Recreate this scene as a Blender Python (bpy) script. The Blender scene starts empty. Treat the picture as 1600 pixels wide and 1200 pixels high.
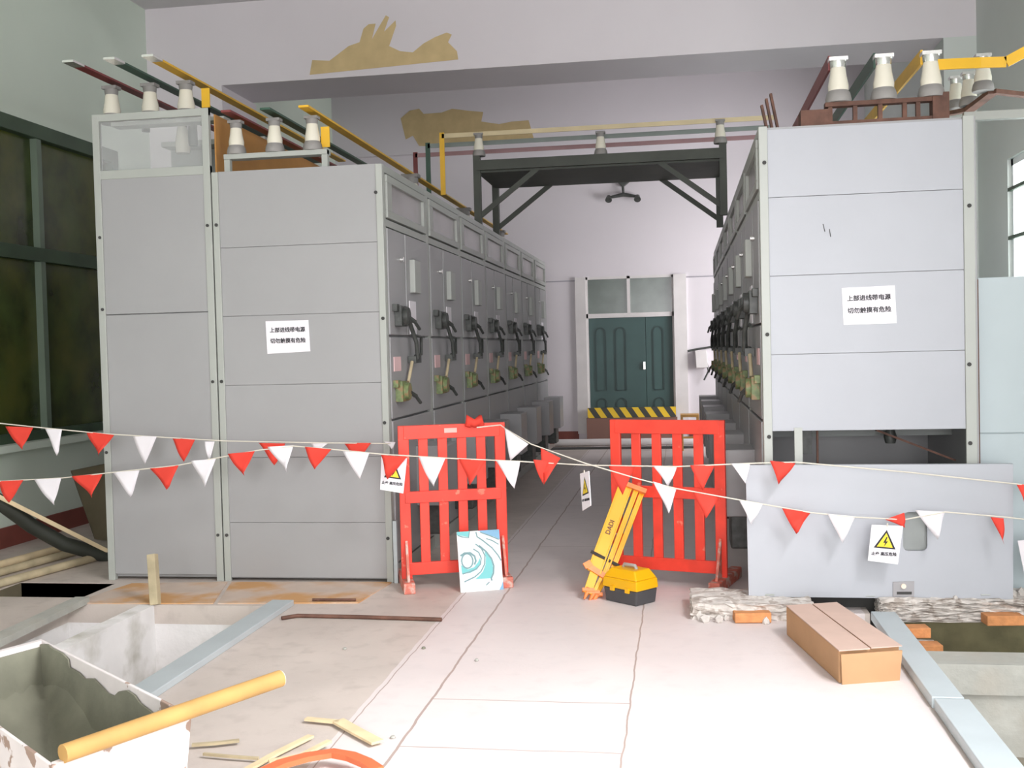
import bpy, bmesh, math, random
from mathutils import Vector, Matrix
random.seed(7)
S = bpy.context.scene
COL = S.collection

# ------------------------------------------------------------------ camera
F, YAW, PITCH, ROLL, EYE = 1695.0, .1553, -.0318, -.0251, 1.55
def axes():
    d = Vector((-math.sin(YAW)*math.cos(PITCH), math.cos(YAW)*math.cos(PITCH), math.sin(PITCH)))
    r0 = Vector((math.cos(YAW), math.sin(YAW), 0)); u0 = r0.cross(d)
    return r0*math.cos(ROLL)+u0*math.sin(ROLL), -r0*math.sin(ROLL)+u0*math.cos(ROLL), d
CR, CU, CD = axes()
cam = bpy.data.cameras.new('camera'); cam.sensor_width = 36; cam.lens = F/1600*36; cam.clip_end = 200
co = bpy.data.objects.new('camera', cam); COL.objects.link(co)
m = Matrix((CR, CU, -CD)).transposed().to_4x4(); m.translation = (0, 0, EYE); co.matrix_world = m
S.camera = co
def P(x, y, **k):                       # photo pixel -> point on the plane X=, Y= or Z=
    v = CD*F+CR*(x-800)-CU*(y-600); a, val = list(k.items())[0]
    i = 'XYZ'.index(a); c = Vector((0, 0, EYE))
    return c+v*((val-c[i])/v[i])

# ------------------------------------------------------------------ light
S.view_settings.view_transform = 'Standard'; S.view_settings.look = 'None'
S.view_settings.gamma = 1; S.view_settings.use_curve_mapping = False
S.view_settings.exposure = 0.40
W = bpy.data.worlds.new('sky'); S.world = W; W.use_nodes = True
W.node_tree.nodes['Background'].inputs[0].default_value = (.93, .96, 1, 1)
W.node_tree.nodes['Background'].inputs[1].default_value = 2.2
def area(name, loc, target, sx, sy, power, col, spread=180):
    l = bpy.data.lights.new(name, 'AREA'); l.shape = 'RECTANGLE'; l.size = sx; l.size_y = sy
    l.energy = power; l.color = col; l.spread = math.radians(spread)
    o = bpy.data.objects.new(name, l); COL.objects.link(o); o.location = loc
    o.rotation_euler = (Vector(target)-Vector(loc)).to_track_quat('-Z', 'Y').to_euler()
    return o
# daylight through the wide doorway behind the camera, through the windows of the right wall, and an added floor light
area('daylight_doorway', (1.2, -6.6, 2.3), (-.2, 6, 1.6), 6.0, 3.4, 620, (1, .975, .985))
area('daylight_window', (3.3, 2.0, 2.4), (-.9, 3.9, 0), 3.2, 2.0, 70, (.98, .985, 1))
area('added_floor_light', (2.75, 2.4, 4.5), (-.35, 3.9, 0), 2.6, 1.2, 135, (1, .985, 1), 84)  # added lamp with no opening behind it, brightens the foreground floor
area('daylight_window', (3.35, 8.6, 2.5), (-2, 8.6, 1.6), 2.6, 1.8, 90, (.93, 1, .98))
area('daylight_window', (3.35, 15.0, 2.2), (-1.2, 17.3, 1.5), 2.4, 2.2, 200, (1, .97, .99))

# ------------------------------------------------------------------ materials
def mat(name, col, rough=.6, metal=0, var=.06, scale=3, bump=0, bscale=40, spec=.5, col2=None, c2lo=.55, c2hi=.62, c2scale=2, emit=0, alpha=None):
    M = bpy.data.materials.new(name); M.use_nodes = True; n = M.node_tree; N = n.nodes; L = n.links
    b = N['Principled BSDF']; b.inputs['Roughness'].default_value = rough; b.inputs['Metallic'].default_value = metal
    b.inputs['Specular IOR Level'].default_value = spec
    tc = N.new('ShaderNodeTexCoord'); nz = N.new('ShaderNodeTexNoise'); nz.inputs['Scale'].default_value = scale
    nz.inputs['Detail'].default_value = 5; L.new(tc.outputs['Object'], nz.inputs['Vector'])
    r = N.new('ShaderNodeValToRGB'); c = col
    r.color_ramp.elements[0].position = .3; r.color_ramp.elements[1].position = .7
    r.color_ramp.elements[0].color = [max(0, v*(1-var)) for v in c]+[1]
    r.color_ramp.elements[1].color = [min(1, v*(1+var)) for v in c]+[1]
    L.new(nz.outputs['Fac'], r.inputs['Fac']); out = r.outputs['Color']
    if col2:
        n2 = N.new('ShaderNodeTexNoise'); n2.inputs['Scale'].default_value = c2scale; n2.inputs['Detail'].default_value = 6
        L.new(tc.outputs['Object'], n2.inputs['Vector'])
        r2 = N.new('ShaderNodeValToRGB'); r2.color_ramp.elements[0].position = c2lo; r2.color_ramp.elements[1].position = c2hi
        L.new(n2.outputs['Fac'], r2.inputs['Fac'])
        mx = N.new('ShaderNodeMixRGB'); L.new(r2.outputs['Color'], mx.inputs['Fac']); L.new(out, mx.inputs[1])
        mx.inputs[2].default_value = list(col2)+[1]; out = mx.outputs['Color']
    L.new(out, b.inputs['Base Color'])
    if bump:
        n3 = N.new('ShaderNodeTexNoise'); n3.inputs['Scale'].default_value = bscale; n3.inputs['Detail'].default_value = 4
        L.new(tc.outputs['Object'], n3.inputs['Vector'])
        bp = N.new('ShaderNodeBump'); bp.inputs['Strength'].default_value = bump; bp.inputs['Distance'].default_value = .01
        L.new(n3.outputs['Fac'], bp.inputs['Height']); L.new(bp.outputs['Normal'], b.inputs['Normal'])
    if alpha is not None:
        b.inputs['Alpha'].default_value = alpha
    return M
def math_node(n, op, a, b=None, c=None):
    q = n.nodes.new('ShaderNodeMath'); q.operation = op
    for i, v in enumerate((a, b, c)):
        if v is None: continue
        if isinstance(v, (int, float)): q.inputs[i].default_value = v
        else: n.links.new(v, q.inputs[i])
    return q.outputs[0]
def floor_mat():
    M = mat('pale_concrete_floor', (.6, .53, .48), .55, var=.1, scale=1.6, bump=.12, bscale=60, col2=(.48, .42, .38), c2lo=.52, c2hi=.85, c2scale=9)
    n = M.node_tree; N = n.nodes; L = n.links; b = N['Principled BSDF']
    src = b.inputs['Base Color'].links[0].from_socket
    g = N.new('ShaderNodeNewGeometry'); sp = N.new('ShaderNodeSeparateXYZ'); L.new(g.outputs['Position'], sp.inputs[0])
    wz = N.new('ShaderNodeTexNoise'); wz.inputs['Scale'].default_value = 5; L.new(g.outputs['Position'], wz.inputs['Vector'])
    wob = math_node(n, 'MULTIPLY', math_node(n, 'SUBTRACT', wz.outputs['Fac'], .5), .022)
    xs = math_node(n, 'ADD', sp.outputs[0], wob); ys = math_node(n, 'ADD', sp.outputs[1], wob)
    def line(co_, at, w): return math_node(n, 'LESS_THAN', math_node(n, 'ABSOLUTE', math_node(n, 'SUBTRACT', co_, at)), w)
    far = math_node(n, 'ADD', 0.0, 0.0)
    fac = None
    for a in ((xs, -1.13, .006), (xs, -.25, .004), (xs, -1.945+.55, .003)):
        v = line(*a); fac = v if fac is None else math_node(n, 'MAXIMUM', fac, v)
    inx = math_node(n, 'MULTIPLY', math_node(n, 'GREATER_THAN', sp.outputs[0], -1.13), math_node(n, 'LESS_THAN', sp.outputs[0], -.25))
    for yv in (4.1, 4.68, 2.9, 8.4, 10.6, 12.9):
        fac = math_node(n, 'MAXIMUM', fac, math_node(n, 'MULTIPLY', inx, line(ys, yv, .004)))
    mx = N.new('ShaderNodeMixRGB'); L.new(math_node(n, 'MULTIPLY', fac, .65), mx.inputs['Fac']); L.new(src, mx.inputs[1]); mx.inputs[2].default_value = (.25, .17, .13, 1)
    # paler colour band between the joints
    band = math_node(n, 'MULTIPLY', math_node(n, 'GREATER_THAN', xs, -1.42), math_node(n, 'LESS_THAN', xs, 1.0))
    m2 = N.new('ShaderNodeMixRGB'); L.new(math_node(n, 'MULTIPLY', band, .5), m2.inputs['Fac']); L.new(mx.outputs[0], m2.inputs[1]); m2.inputs[2].default_value = (.84, .78, .8, 1)
    m2.blend_type = 'MIX'; mx2 = N.new('ShaderNodeMixRGB'); L.new(math_node(n, 'MULTIPLY', fac, .6), mx2.inputs['Fac']); L.new(m2.outputs[0], mx2.inputs[1]); mx2.inputs[2].default_value = (.3, .2, .15, 1)
    L.new(mx2.outputs[0], b.inputs['Base Color']); return M
def stripes_mat():
    M = mat('hazard_stripes', (.9, .6, .03), .5); n = M.node_tree; N = n.nodes; L = n.links; b = N['Principled BSDF']
    g = N.new('ShaderNodeNewGeometry'); sp = N.new('ShaderNodeSeparateXYZ'); L.new(g.outputs['Position'], sp.inputs[0])
    s = math_node(n, 'ADD', math_node(n, 'MULTIPLY', sp.outputs[0], 5.0), math_node(n, 'MULTIPLY', sp.outputs[2], 3.4))
    f = math_node(n, 'GREATER_THAN', math_node(n, 'FRACT', math_node(n, 'ADD', s, 20.0)), .5)
    mx = N.new('ShaderNodeMixRGB'); L.new(f, mx.inputs['Fac']); mx.inputs[1].default_value = (.9, .6, .03, 1); mx.inputs[2].default_value = (.06, .06, .05, 1)
    L.new(mx.outputs[0], b.inputs['Base Color']); return M
wall_m = mat('lavender_white_wall_paint', (.72, .68, .71), .8, var=.03, scale=.8)
panel_c = mat('pale_cyan_grey_sheet', (.45, .52, .54), .4, var=.02)
rwall_m = mat('grey_right_wall_paint', (.62, .66, .63), .8, var=.04, scale=.8)
lwall_m = mat('pale_green_grey_wall_paint', (.68, .765, .67), .8, var=.04, scale=.8)
conc = mat('raw_concrete', (.42, .42, .38), .9, var=.15, scale=4, bump=.5, bscale=25, col2=(.4, .38, .33), c2lo=.5, c2hi=.75, c2scale=5)
pit_m = mat('whitewashed_trench_wall', (.86, .84, .83), .9, var=.08, scale=3, bump=.4, bscale=18, col2=(.44, .42, .35), c2lo=.5, c2hi=.8, c2scale=4)
pitfloor = mat('dark_trench_bottom', (.2, .18, .14), .95, var=.3, scale=6, bump=.6, bscale=15)  # dark colour shared by both trench bottoms
floor_m = floor_mat()
redband = mat('dark_red_skirting_paint', (.22, .06, .045), .6, var=.15)
steelp = mat('pale_grey_green_cabinet_paint', (.345, .345, .35), .38, var=.03, scale=1.5)
steelw = mat('pale_frame_paint', (.40, .42, .39), .4, var=.03)
panel_r = mat('pale_blue_grey_sheet', (.40, .415, .45), .4, var=.02)
dark = mat('dark_gap', (.05, .05, .048), .8)
inner = mat('dim_inner_steel', (.3, .32, .31), .6, var=.1)
green_d = mat('dark_green_frame_paint', (.05, .085, .05), .5, var=.2)
pane_m = mat('dusty_dark_green_pane', (.045, .065, .015), .25, var=.5, scale=2.5, col2=(.09, .1, .02), c2lo=.45, c2hi=.7)
pane2_m = mat('dark_grey_green_pane', (.09, .12, .1), .2, var=.2)
clear = mat('hazy_glass', (.7, .72, .72), .08, alpha=.25)
ral = mat('window_white_frame', (.75, .78, .78), .4)
door_mould = mat('shade_dark_door_moulding', (.03, .06, .058), .5)  # door colour darkened for the shade along the arch outlines
doorg = mat('blue_green_door_paint', (.045, .095, .09), .45, var=.08)
frame_w = mat('white_door_frame', (.72, .69, .68), .6)
red_f = mat('red_fence_paint', (.82, .055, .03), .4, var=.12, scale=8, col2=(.85, .2, .13), c2lo=.66, c2hi=.7, c2scale=14)
red_worn = mat('worn_red_foot', (.62, .17, .12), .6, var=.25, scale=14, col2=(.6, .42, .36), c2lo=.5, c2hi=.6, c2scale=18)
flag_r = mat('red_cloth', (.72, .05, .03), .75, var=.08)
flag_w = mat('white_cloth', (.8, .77, .8), .75, var=.05)
cord_m = mat('pale_cord', (.68, .64, .55), .8)
yel_bus = mat('yellow_bus_paint', (.78, .45, .02), .45, var=.1)
grn_bus = mat('dark_green_bus_paint', (.035, .09, .06), .45, var=.15)
red_bus = mat('dark_red_bus_paint', (.2, .035, .035), .45, var=.15)
pale_y = mat('faded_yellow_bus_paint', (.6, .5, .3), .45, var=.1)
pale_p = mat('faded_red_bus_paint', (.42, .24, .25), .45, var=.1)
pale_g = mat('faded_green_bus_paint', (.24, .28, .26), .45, var=.1)
tip_m = mat('bare_silver_metal', (.75, .75, .73), .25, metal=.8)
ceram = mat('cream_porcelain', (.74, .71, .6), .15, var=.04)
flange = mat('grey_cast_flange', (.26, .25, .24), .6, var=.2)
rust = mat('rusty_angle_iron', (.13, .06, .04), .7, var=.35, scale=12)
rustb = mat('orange_brown_rusty_plate', (.5, .24, .06), .6, var=.15, scale=2)
gantry_m = mat('dark_grey_green_steel', (.045, .052, .04), .55, var=.25)
mech = mat('dark_mechanism_steel', (.06, .065, .06), .45, var=.4, scale=20)
mech_g = mat('green_mechanism_paint', (.2, .26, .11), .5, var=.4, scale=25, col2=(.3, .2, .1), c2lo=.5, c2hi=.55, c2scale=25)
paper = mat('white_paper', (.86, .83, .87), .8, var=.02)
pinkp = mat('pink_tag', (.8, .55, .55), .8, var=.1)
ink = mat('black_ink', (.03, .03, .035), .8)
tag_y = mat('sign_yellow', (.9, .68, .04), .6)
teal = mat('teal_print', (.16, .52, .53), .5, var=.05)
bluep = mat('blue_print', (.2, .42, .62), .5)
greyl = mat('grey_print_line', (.17, .3, .32), .5)
whitep = mat('white_print', (.74, .79, .79), .5)
pinkl = mat('pink_print', (.85, .65, .8), .5)
trip_y = mat('bright_yellow_enamel', (.85, .42, .005), .35, var=.06)
trip_o = mat('orange_plastic', (.85, .25, .07), .45, var=.15, scale=20)
case_y = mat('yellow_plastic_lid', (.8, .42, .005), .3, var=.05)
case_k = mat('charcoal_plastic', (.06, .06, .065), .5)
strap = mat('black_strap', (.03, .025, .02), .7)
card = mat('cardboard', (.5, .29, .15), .8, var=.06, scale=6)
card_t = mat('pale_cardboard', (.58, .42, .35), .8, var=.05, scale=6)  # paler colour for the top flaps
galv = mat('grey_blue_galvanised_steel', (.5, .56, .58), .4, metal=.15, var=.06)
wood = mat('raw_yellow_wood', (.46, .27, .085), .7, var=.15, scale=7)
wood_p = mat('pale_wood', (.72, .58, .36), .75, var=.12, scale=9)
wood_o = mat('old_grey_wood', (.5, .42, .27), .8, var=.25, scale=6)
wood_end = mat('pale_cut_end', (.9, .76, .62), .7)
stool_m = mat('orange_varnished_wood', (.66, .36, .1), .5, var=.1)
brick = mat('orange_brick', (.6, .26, .1), .85, var=.2, scale=15, bump=.5)
rubber = mat('black_rubber', (.03, .033, .025), .6, var=.2)
peel = mat('peeling_white_paint', (.7, .65, .64), .75, var=.06, scale=6, col2=(.34, .24, .19), c2lo=.6, c2hi=.615, c2scale=8, bump=.3, bscale=12)
mortar = mat('dried_grey_mortar', (.2, .2, .15), .95, var=.2, scale=5, bump=.8, bscale=10)
hoop_m = mat('orange_red_plastic', (.68, .16, .06), .5, var=.08)
ply = mat('stained_cover_board', (.62, .5, .42), .8, var=.12, scale=3, col2=(.6, .33, .14), c2lo=.45, c2hi=.6, c2scale=2.2)
brownb = mat('dark_brown_board_and_pit_shade', (.12, .1, .06), .7, var=.2)
hazard = stripes_mat()
kick = mat('brown_red_board', (.25, .13, .1), .6, var=.1)
ceil_m = mat('off_white_ceiling', (.66, .64, .65), .9)
stain = mat('ochre_water_stain', (.6, .46, .24), .85, var=.08, scale=6)
blob = mat('chalky_rubble', (.62, .58, .54), .95, var=.2, scale=14, bump=.6, bscale=40, col2=(.4, .35, .31), c2lo=.52, c2hi=.6, c2scale=14)

# ------------------------------------------------------------------ helpers
class MB:
    def __init__(s): s.v = []; s.f = []; s.sm = []
    def add(s, vs, fs, smooth=False):
        o = len(s.v); s.v += [Vector(v) for v in vs]
        for f in fs: s.f.append([i+o for i in f]); s.sm.append(smooth)
        return s
    def box(s, x0, x1, y0, y1, z0, z1):
        x0, x1 = sorted((x0, x1)); y0, y1 = sorted((y0, y1)); z0, z1 = sorted((z0, z1))
        return s.add([(x, y, z) for z in (z0, z1) for y in (y0, y1) for x in (x0, x1)],
                     [(0, 2, 3, 1), (4, 5, 7, 6), (0, 1, 5, 4), (2, 6, 7, 3), (0, 4, 6, 2), (1, 3, 7, 5)])
    def hexa(s, q0, q1):                 # two quads, bottom then top (same winding)
        return s.add(list(q0)+list(q1), [(3, 2, 1, 0), (4, 5, 6, 7), (0, 1, 5, 4), (1, 2, 6, 5), (2, 3, 7, 6), (3, 0, 4, 7)])
    def bar(s, a, b, w, h, up=(0, 0, 1)):  # rectangular bar from a to b
        a, b = Vector(a), Vector(b); d = (b-a).normalized(); up = Vector(up)
        r = d.cross(up)
        if r.length < 1e-4: r = d.cross(Vector((1, 0, 0)))
        r.normalize(); u = r.cross(d)
        q = [r*w/2*i+u*h/2*j for i, j in ((-1, -1), (1, -1), (1, 1), (-1, 1))]
        return s.add([a+p for p in q]+[b+p for p in q], [(0, 1, 2, 3), (7, 6, 5, 4), (0, 4, 5, 1), (1, 5, 6, 2), (2, 6, 7, 3), (3, 7, 4, 0)])
    def tube(s, pts, r, n=10, cap=True):
        pts = [Vector(p) for p in pts]; rr = r if isinstance(r, (list, tuple)) else [r]*len(pts)
        vs = []; fs = []; ref = None
        for i, p in enumerate(pts):
            d = (pts[min(i+1, len(pts)-1)]-pts[max(i-1, 0)]).normalized()
            a = ref if ref is not None else (Vector((0, 0, 1)) if abs(d.z) < .9 else Vector((1, 0, 0)))
            x = (a-d*a.dot(d)).normalized(); y = d.cross(x); ref = x
            vs += [p+(x*math.cos(t)+y*math.sin(t))*rr[i] for t in [2*math.pi*k/n for k in range(n)]]
        for i in range(len(pts)-1):
            for k in range(n):
                fs.append((i*n+k, i*n+(k+1) % n, (i+1)*n+(k+1) % n, (i+1)*n+k))
        s.add(vs, fs, True)
        if cap:
            s.add(vs[:n], [tuple(range(n))[::-1]]); s.add(vs[-n:], [tuple(range(n))])
        return s
    def lathe(s, prof, o=(0, 0, 0), n=20):  # prof (r, z)
        o = Vector(o); return s.tube([o+Vector((0, 0, z)) for r, z in prof], [r for r, z in prof], n) if False else s._lathe(prof, o, n)
    def _lathe(s, prof, o, n):
        vs = []; fs = []
        for r, z in prof:
            vs += [o+Vector((r*math.cos(2*math.pi*k/n), r*math.sin(2*math.pi*k/n), z)) for k in range(n)]
        for i in range(len(prof)-1):
            for k in range(n): fs.append((i*n+k, i*n+(k+1) % n, (i+1)*n+(k+1) % n, (i+1)*n+k))
        s.add(vs, fs, True); s.add(vs[:n], [tuple(range(n))[::-1]]); s.add(vs[-n:], [tuple(range(n))]); return s
    def prism(s, pts, off):              # polygon pts extruded by vector off
        n = len(pts); pts = [Vector(p) for p in pts]; off = Vector(off)
        return s.add(pts+[p+off for p in pts], [tuple(range(n))[::-1], tuple(range(n, 2*n))]+[(i, (i+1) % n, (i+1) % n+n, i+n) for i in range(n)])
    def ribbon(s, pts, w, nrm, t=.002):   # flat ribbon along pts lying in a plane of normal nrm
        pts = [Vector(p) for p in pts]; nrm = Vector(nrm).normalized(); L = []; Rr = []
        for i, p in enumerate(pts):
            d = (pts[min(i+1, len(pts)-1)]-pts[max(i-1, 0)]).normalized(); x = d.cross(nrm).normalized()
            L.append(p-x*w/2); Rr.append(p+x*w/2)
        n = len(pts)
        vs = L+Rr+[p+nrm*t for p in L]+[p+nrm*t for p in Rr]; fs = []
        for i in range(n-1):
            fs += [(i, i+1, n+i+1, n+i), (2*n+i, 3*n+i, 3*n+i+1, 2*n+i+1), (i, 2*n+i, 2*n+i+1, i+1), (n+i, n+i+1, 3*n+i+1, 3*n+i)]
        fs += [(0, n, 3*n, 2*n), (n-1, 3*n-1, 4*n-1, 2*n-1)]
        return s.add(vs, fs)
ROOT = {}
def build(name, mb, material, parent=None, bevel=0, loc=None, solid=0, sub=0, **props):
    """link a MB as one mesh object; world coordinates in, root-relative out"""
    me = bpy.data.meshes.new(name); r = None
    if parent is not None:
        inv = ROOT[parent.name]
    else:
        if loc is None and mb.v:
            xs = [v.x for v in mb.v]; ys = [v.y for v in mb.v]; zs = [v.z for v in mb.v]
            loc = Vector(((min(xs)+max(xs))/2, (min(ys)+max(ys))/2, min(zs)))
        inv = Matrix.Translation(-Vector(loc))
    me.from_pydata([inv @ v for v in mb.v], [], mb.f); me.update()
    for p, sm in zip(me.polygons, mb.sm): p.use_smooth = sm
    bm = bmesh.new(); bm.from_mesh(me); bmesh.ops.recalc_face_normals(bm, faces=bm.faces); bm.to_mesh(me); bm.free()
    me.materials.append(material)
    o = bpy.data.objects.new(name, me); COL.objects.link(o)
    if parent is not None: o.parent = parent; ROOT[o.name] = inv
    else: o.location = loc; ROOT[o.name] = inv
    if bevel:
        b = o.modifiers.new('bevel', 'BEVEL'); b.width = bevel; b.segments = 2; b.limit_method = 'ANGLE'
    for k, v in props.items(): o['kind' if k == 'kind_' else k] = v
    return o
def thing(name, loc, label, cat, group=None, rz=0):
    o = bpy.data.objects.new(name, None); COL.objects.link(o); o.location = loc; o.rotation_euler = (0, 0, rz)
    o.empty_display_size = .1
    o['label'] = label; o['category'] = cat
    if group: o['group'] = group
    # builders work in local coordinates when rz is used through frames, so keep world inverse
    ROOT[o.name] = (Matrix.Translation(Vector(loc)) @ Matrix.Rotation(rz, 4, 'Z')).inverted()
    return o
def struct(name, mb, material, label, cat, **k):
    return build(name, mb, material, None, label=label, category=cat, kind_='structure', **k)
def copy_tree(o, parent=None):
    c = o.copy(); COL.objects.link(c)
    if parent is not None: c.parent = parent
    for ch in list(o.children): copy_tree(ch, c)
    return c
def disc(mb, c, nrm, r, t=.006, n=14):
    c = Vector(c); nrm = Vector(nrm).normalized()
    return mb.tube([c, c+nrm*t], r, n)
def text(name, body, o, right, up, size, material, parent, thick=.0008):
    """written characters as a thin mesh on the plane through o spanned by right and up (o = centre)"""
    cu = bpy.data.curves.new(name, 'FONT'); cu.body = body; cu.size = size; cu.align_x = 'CENTER'; cu.align_y = 'CENTER'; cu.extrude = thick; cu.resolution_u = 3; cu.offset = size*.022
    tmp = bpy.data.objects.new('tmp', cu); COL.objects.link(tmp)
    dg = bpy.context.evaluated_depsgraph_get(); me = bpy.data.meshes.new_from_object(tmp.evaluated_get(dg))
    bpy.data.objects.remove(tmp); right = Vector(right).normalized(); up = Vector(up).normalized(); n = right.cross(up)
    M = Matrix((right, up, n)).transposed().to_4x4(); M.translation = Vector(o)
    me.transform(ROOT[parent.name] @ M); me.materials.clear(); me.materials.append(material)
    t = bpy.data.objects.new(name, me); COL.objects.link(t); t.parent = parent; ROOT[t.name] = ROOT[parent.name]
    return t
def B(*a): return MB().box(*a)

# ------------------------------------------------------------------ the setting
XW, XE, YE, YB, ZC, ZR = -5.62, 2.85, 17.5, 11.05, 5.3, 5.85
fl = MB()
def slab(x0, x1, y0, y1, z=0, t=.12): fl.box(x0, x1, y0, y1, z-t, z)
slab(-2.5, .7, -7.5, 6.35); slab(.7, 1.03, -7.5, 6.02)                        # middle
slab(XW, -2.5, -7.5, 2.6); slab(1.03, XE, -7.5, 2.6)
slab(XW, -3.95, 2.6, 6.35)
slab(-3.95, -3.9, 2.6, 6.35)
slab(-3.9, 1.03, 6.35, 17.5)
slab(XW, -4.62, 6.35, 17.5); slab(-4.62, -3.9, 6.35, 6.52); slab(-4.62, -3.9, 6.95, 17.5)
slab(1.03, XE, 7.0, 17.5)
struct('floor', fl, floor_m, 'pale worn concrete floor with brown joints running down the aisle', 'floor')
pw = MB()
pw.box(-3.41, -3.31, 2.6, 6.35, -1.1, 0)         # partition
struct('trim_1', pw, pit_m, 'whitewashed partition wall between the two left floor trenches', 'trench wall')
pf = MB(); pf.box(-3.95, -2.45, 6.351, 6.45, -1.1, -.12); pf.box(-2.5, -2.4, 2.6, 6.35, -1.1, -.12)
pf.box(-4.0, -3.9, 2.6, 6.35, -1.1, -.12); pf.box(-3.95, -2.45, 2.5, 2.6, -1.1, -.12)
struct('trim_2', pf, pit_m, 'pale rough concrete sides of the left floor trenches', 'trench wall')
struct('trim_3', B(-4.0, -2.4, 2.5, 6.45, -.5, -.43), pitfloor, 'dark bottom of the left floor trenches', 'trench floor')
pr = MB(); pr.box(1.0, 1.03, 2.6, 6.02, -.9, -.12); pr.box(1.03, XE, 5.36, 5.58, -.14, .005); pr.box(1.03, XE, 5.38, 5.5, -.9, -.14)
struct('trim_4', pr, conc, 'pale concrete ledge crossing the right floor trench', 'trench ledge')
struct('trim_5', B(.68, XE, 2.6, 7.2, -.48, -.44), pitfloor, 'dark bottom of the right floor trench', 'trench floor')
mc = MB(); mc.box(-4.62, -3.9, 6.5, 6.97, -.9, -.85); mc.box(-4.64, -4.615, 6.5, 6.97, -.9, -.003); mc.box(-4.62, -3.9, 6.95, 6.97, -.9, -.003); mc.box(-4.65, -3.9, 6.5, 6.521, -.9, -.003)
struct('trim_6', mc, brownb, 'small floor pit, walls coloured dark as shade, beside the tall left cabinet', 'trench')  # pit walls coloured dark to paint the shade inside the hole
# left wall with its long dark window
wl = MB(); t = .25
wz0, wz1, wy0, wy1 = .86, 3.66, 5.2, 10.35
wl.box(XW-t, XW, -7.5, YE, 0, wz0); wl.box(XW-t, XW, -7.5, YE, wz1, ZR); wl.box(XW-t, XW, -7.5, wy0, wz0, wz1); wl.box(XW-t, XW, wy1, YE, wz0, wz1)
struct('wall_left', wl, lwall_m, 'pale green-grey painted wall left of the cabinets', 'wall')
bl = MB(); bl.box(XW, XW+.02, -7.5, 11.0, 0, .17)
struct('baseboard_left', bl, redband, 'dark red painted skirting along the left wall', 'skirting')
w1 = thing('window_1', (XW, (wy0+wy1)/2, wz0), 'long dark green framed window with dusty green panes on the left wall', 'window'); w1['kind'] = 'structure'
fr = MB()
for a in ((wy0, wy1, wz1-.13, wz1), (wy0, wy1, wz0, wz0+.08)): fr.box(XW-.12, XW+.01, *a)
for y in (wy0, wy1-.1): fr.box(XW-.12, XW+.01, y, y+.1, wz0, wz1)
build('window_frame', fr, green_d, w1, .005)
tr = MB(); tr.box(XW-.1, XW+.0, wy0, wy1, 2.44, 2.56); build('transom', tr, green_d, w1)
for y in (6.3, 7.65, 8.95): build('mullion', B(XW-.1, XW-.005, y, y+.07, wz0, wz1), mat('grey_green_mullion', (.15, .2, .15), .5) if y == 6.3 else bpy.data.materials['grey_green_mullion'], w1)
build('pane', B(XW-.09, XW-.07, wy0, wy1, wz0, wz1), pane_m, w1)
build('window_sill', B(XW-.02, XW+.12, wy0-.05, wy1+.05, wz0-.06, wz0), lwall_m, w1)
# column, beam, end wall, ceiling
struct('trim_7', B(XW, -4.78, YB, YB+.95, 0, 4.44), wall_m, 'square wall column behind the tall left cabinet', 'column')
struct('trim_8', B(XW, XE, YB, YB+.85, 4.44, ZC), wall_m, 'deep ceiling beam crossing above the cabinets', 'beam')
struct('trim_9', B(XW, XE, YE-.12, YE, 4.78, ZR), wall_m, 'shallow beam on top of the end wall', 'beam')
struct('ceiling', B(XW-.25, XE+.25, -7.5, YB+.85, ZC, ZC+.15).box(XW-.25, XE+.25, YB+.85, YE+.25, ZR, ZR+.15).box(XW-.25, XE+.25, YB+.8, YB+.85, ZC+.15, ZR+.15), ceil_m, 'off-white ceiling above the beams', 'ceiling')
dx0, dx1, dz = -1.5, -.1, 2.68
we = MB(); we.box(XW, dx0, YE, YE+.25, 0, ZR); we.box(dx1, XE, YE, YE+.25, 0, ZR); we.box(dx0, dx1, YE, YE+.25, dz, ZR)
struct('wall_end', we, wall_m, 'white end wall around the green door', 'wall')
struct('trim_10', B(XW, dx0, YE-.012, YE, 2.62, 2.64).box(dx1, XE, YE-.012, YE, 2.62, 2.64), mat('grey_plaster_groove', (.4, .38, .42), .8), 'thin grey horizontal line across the end wall at door height', 'moulding')
struct('baseboard_end', B(XW, dx0-.16, YE-.02, YE, 0, .2).box(dx1+.2, XE, YE-.02, YE, 0, .2), redband, 'dark red skirting at the foot of the end wall', 'skirting')
struct('trim_11', B(dx0-.17, dx0, YE-.05, YE, .16, dz).box(dx1, dx1+.2, YE-.05, YE, .16, dz), frame_w, 'bright white pilasters either side of the green door', 'pilaster')
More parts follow.
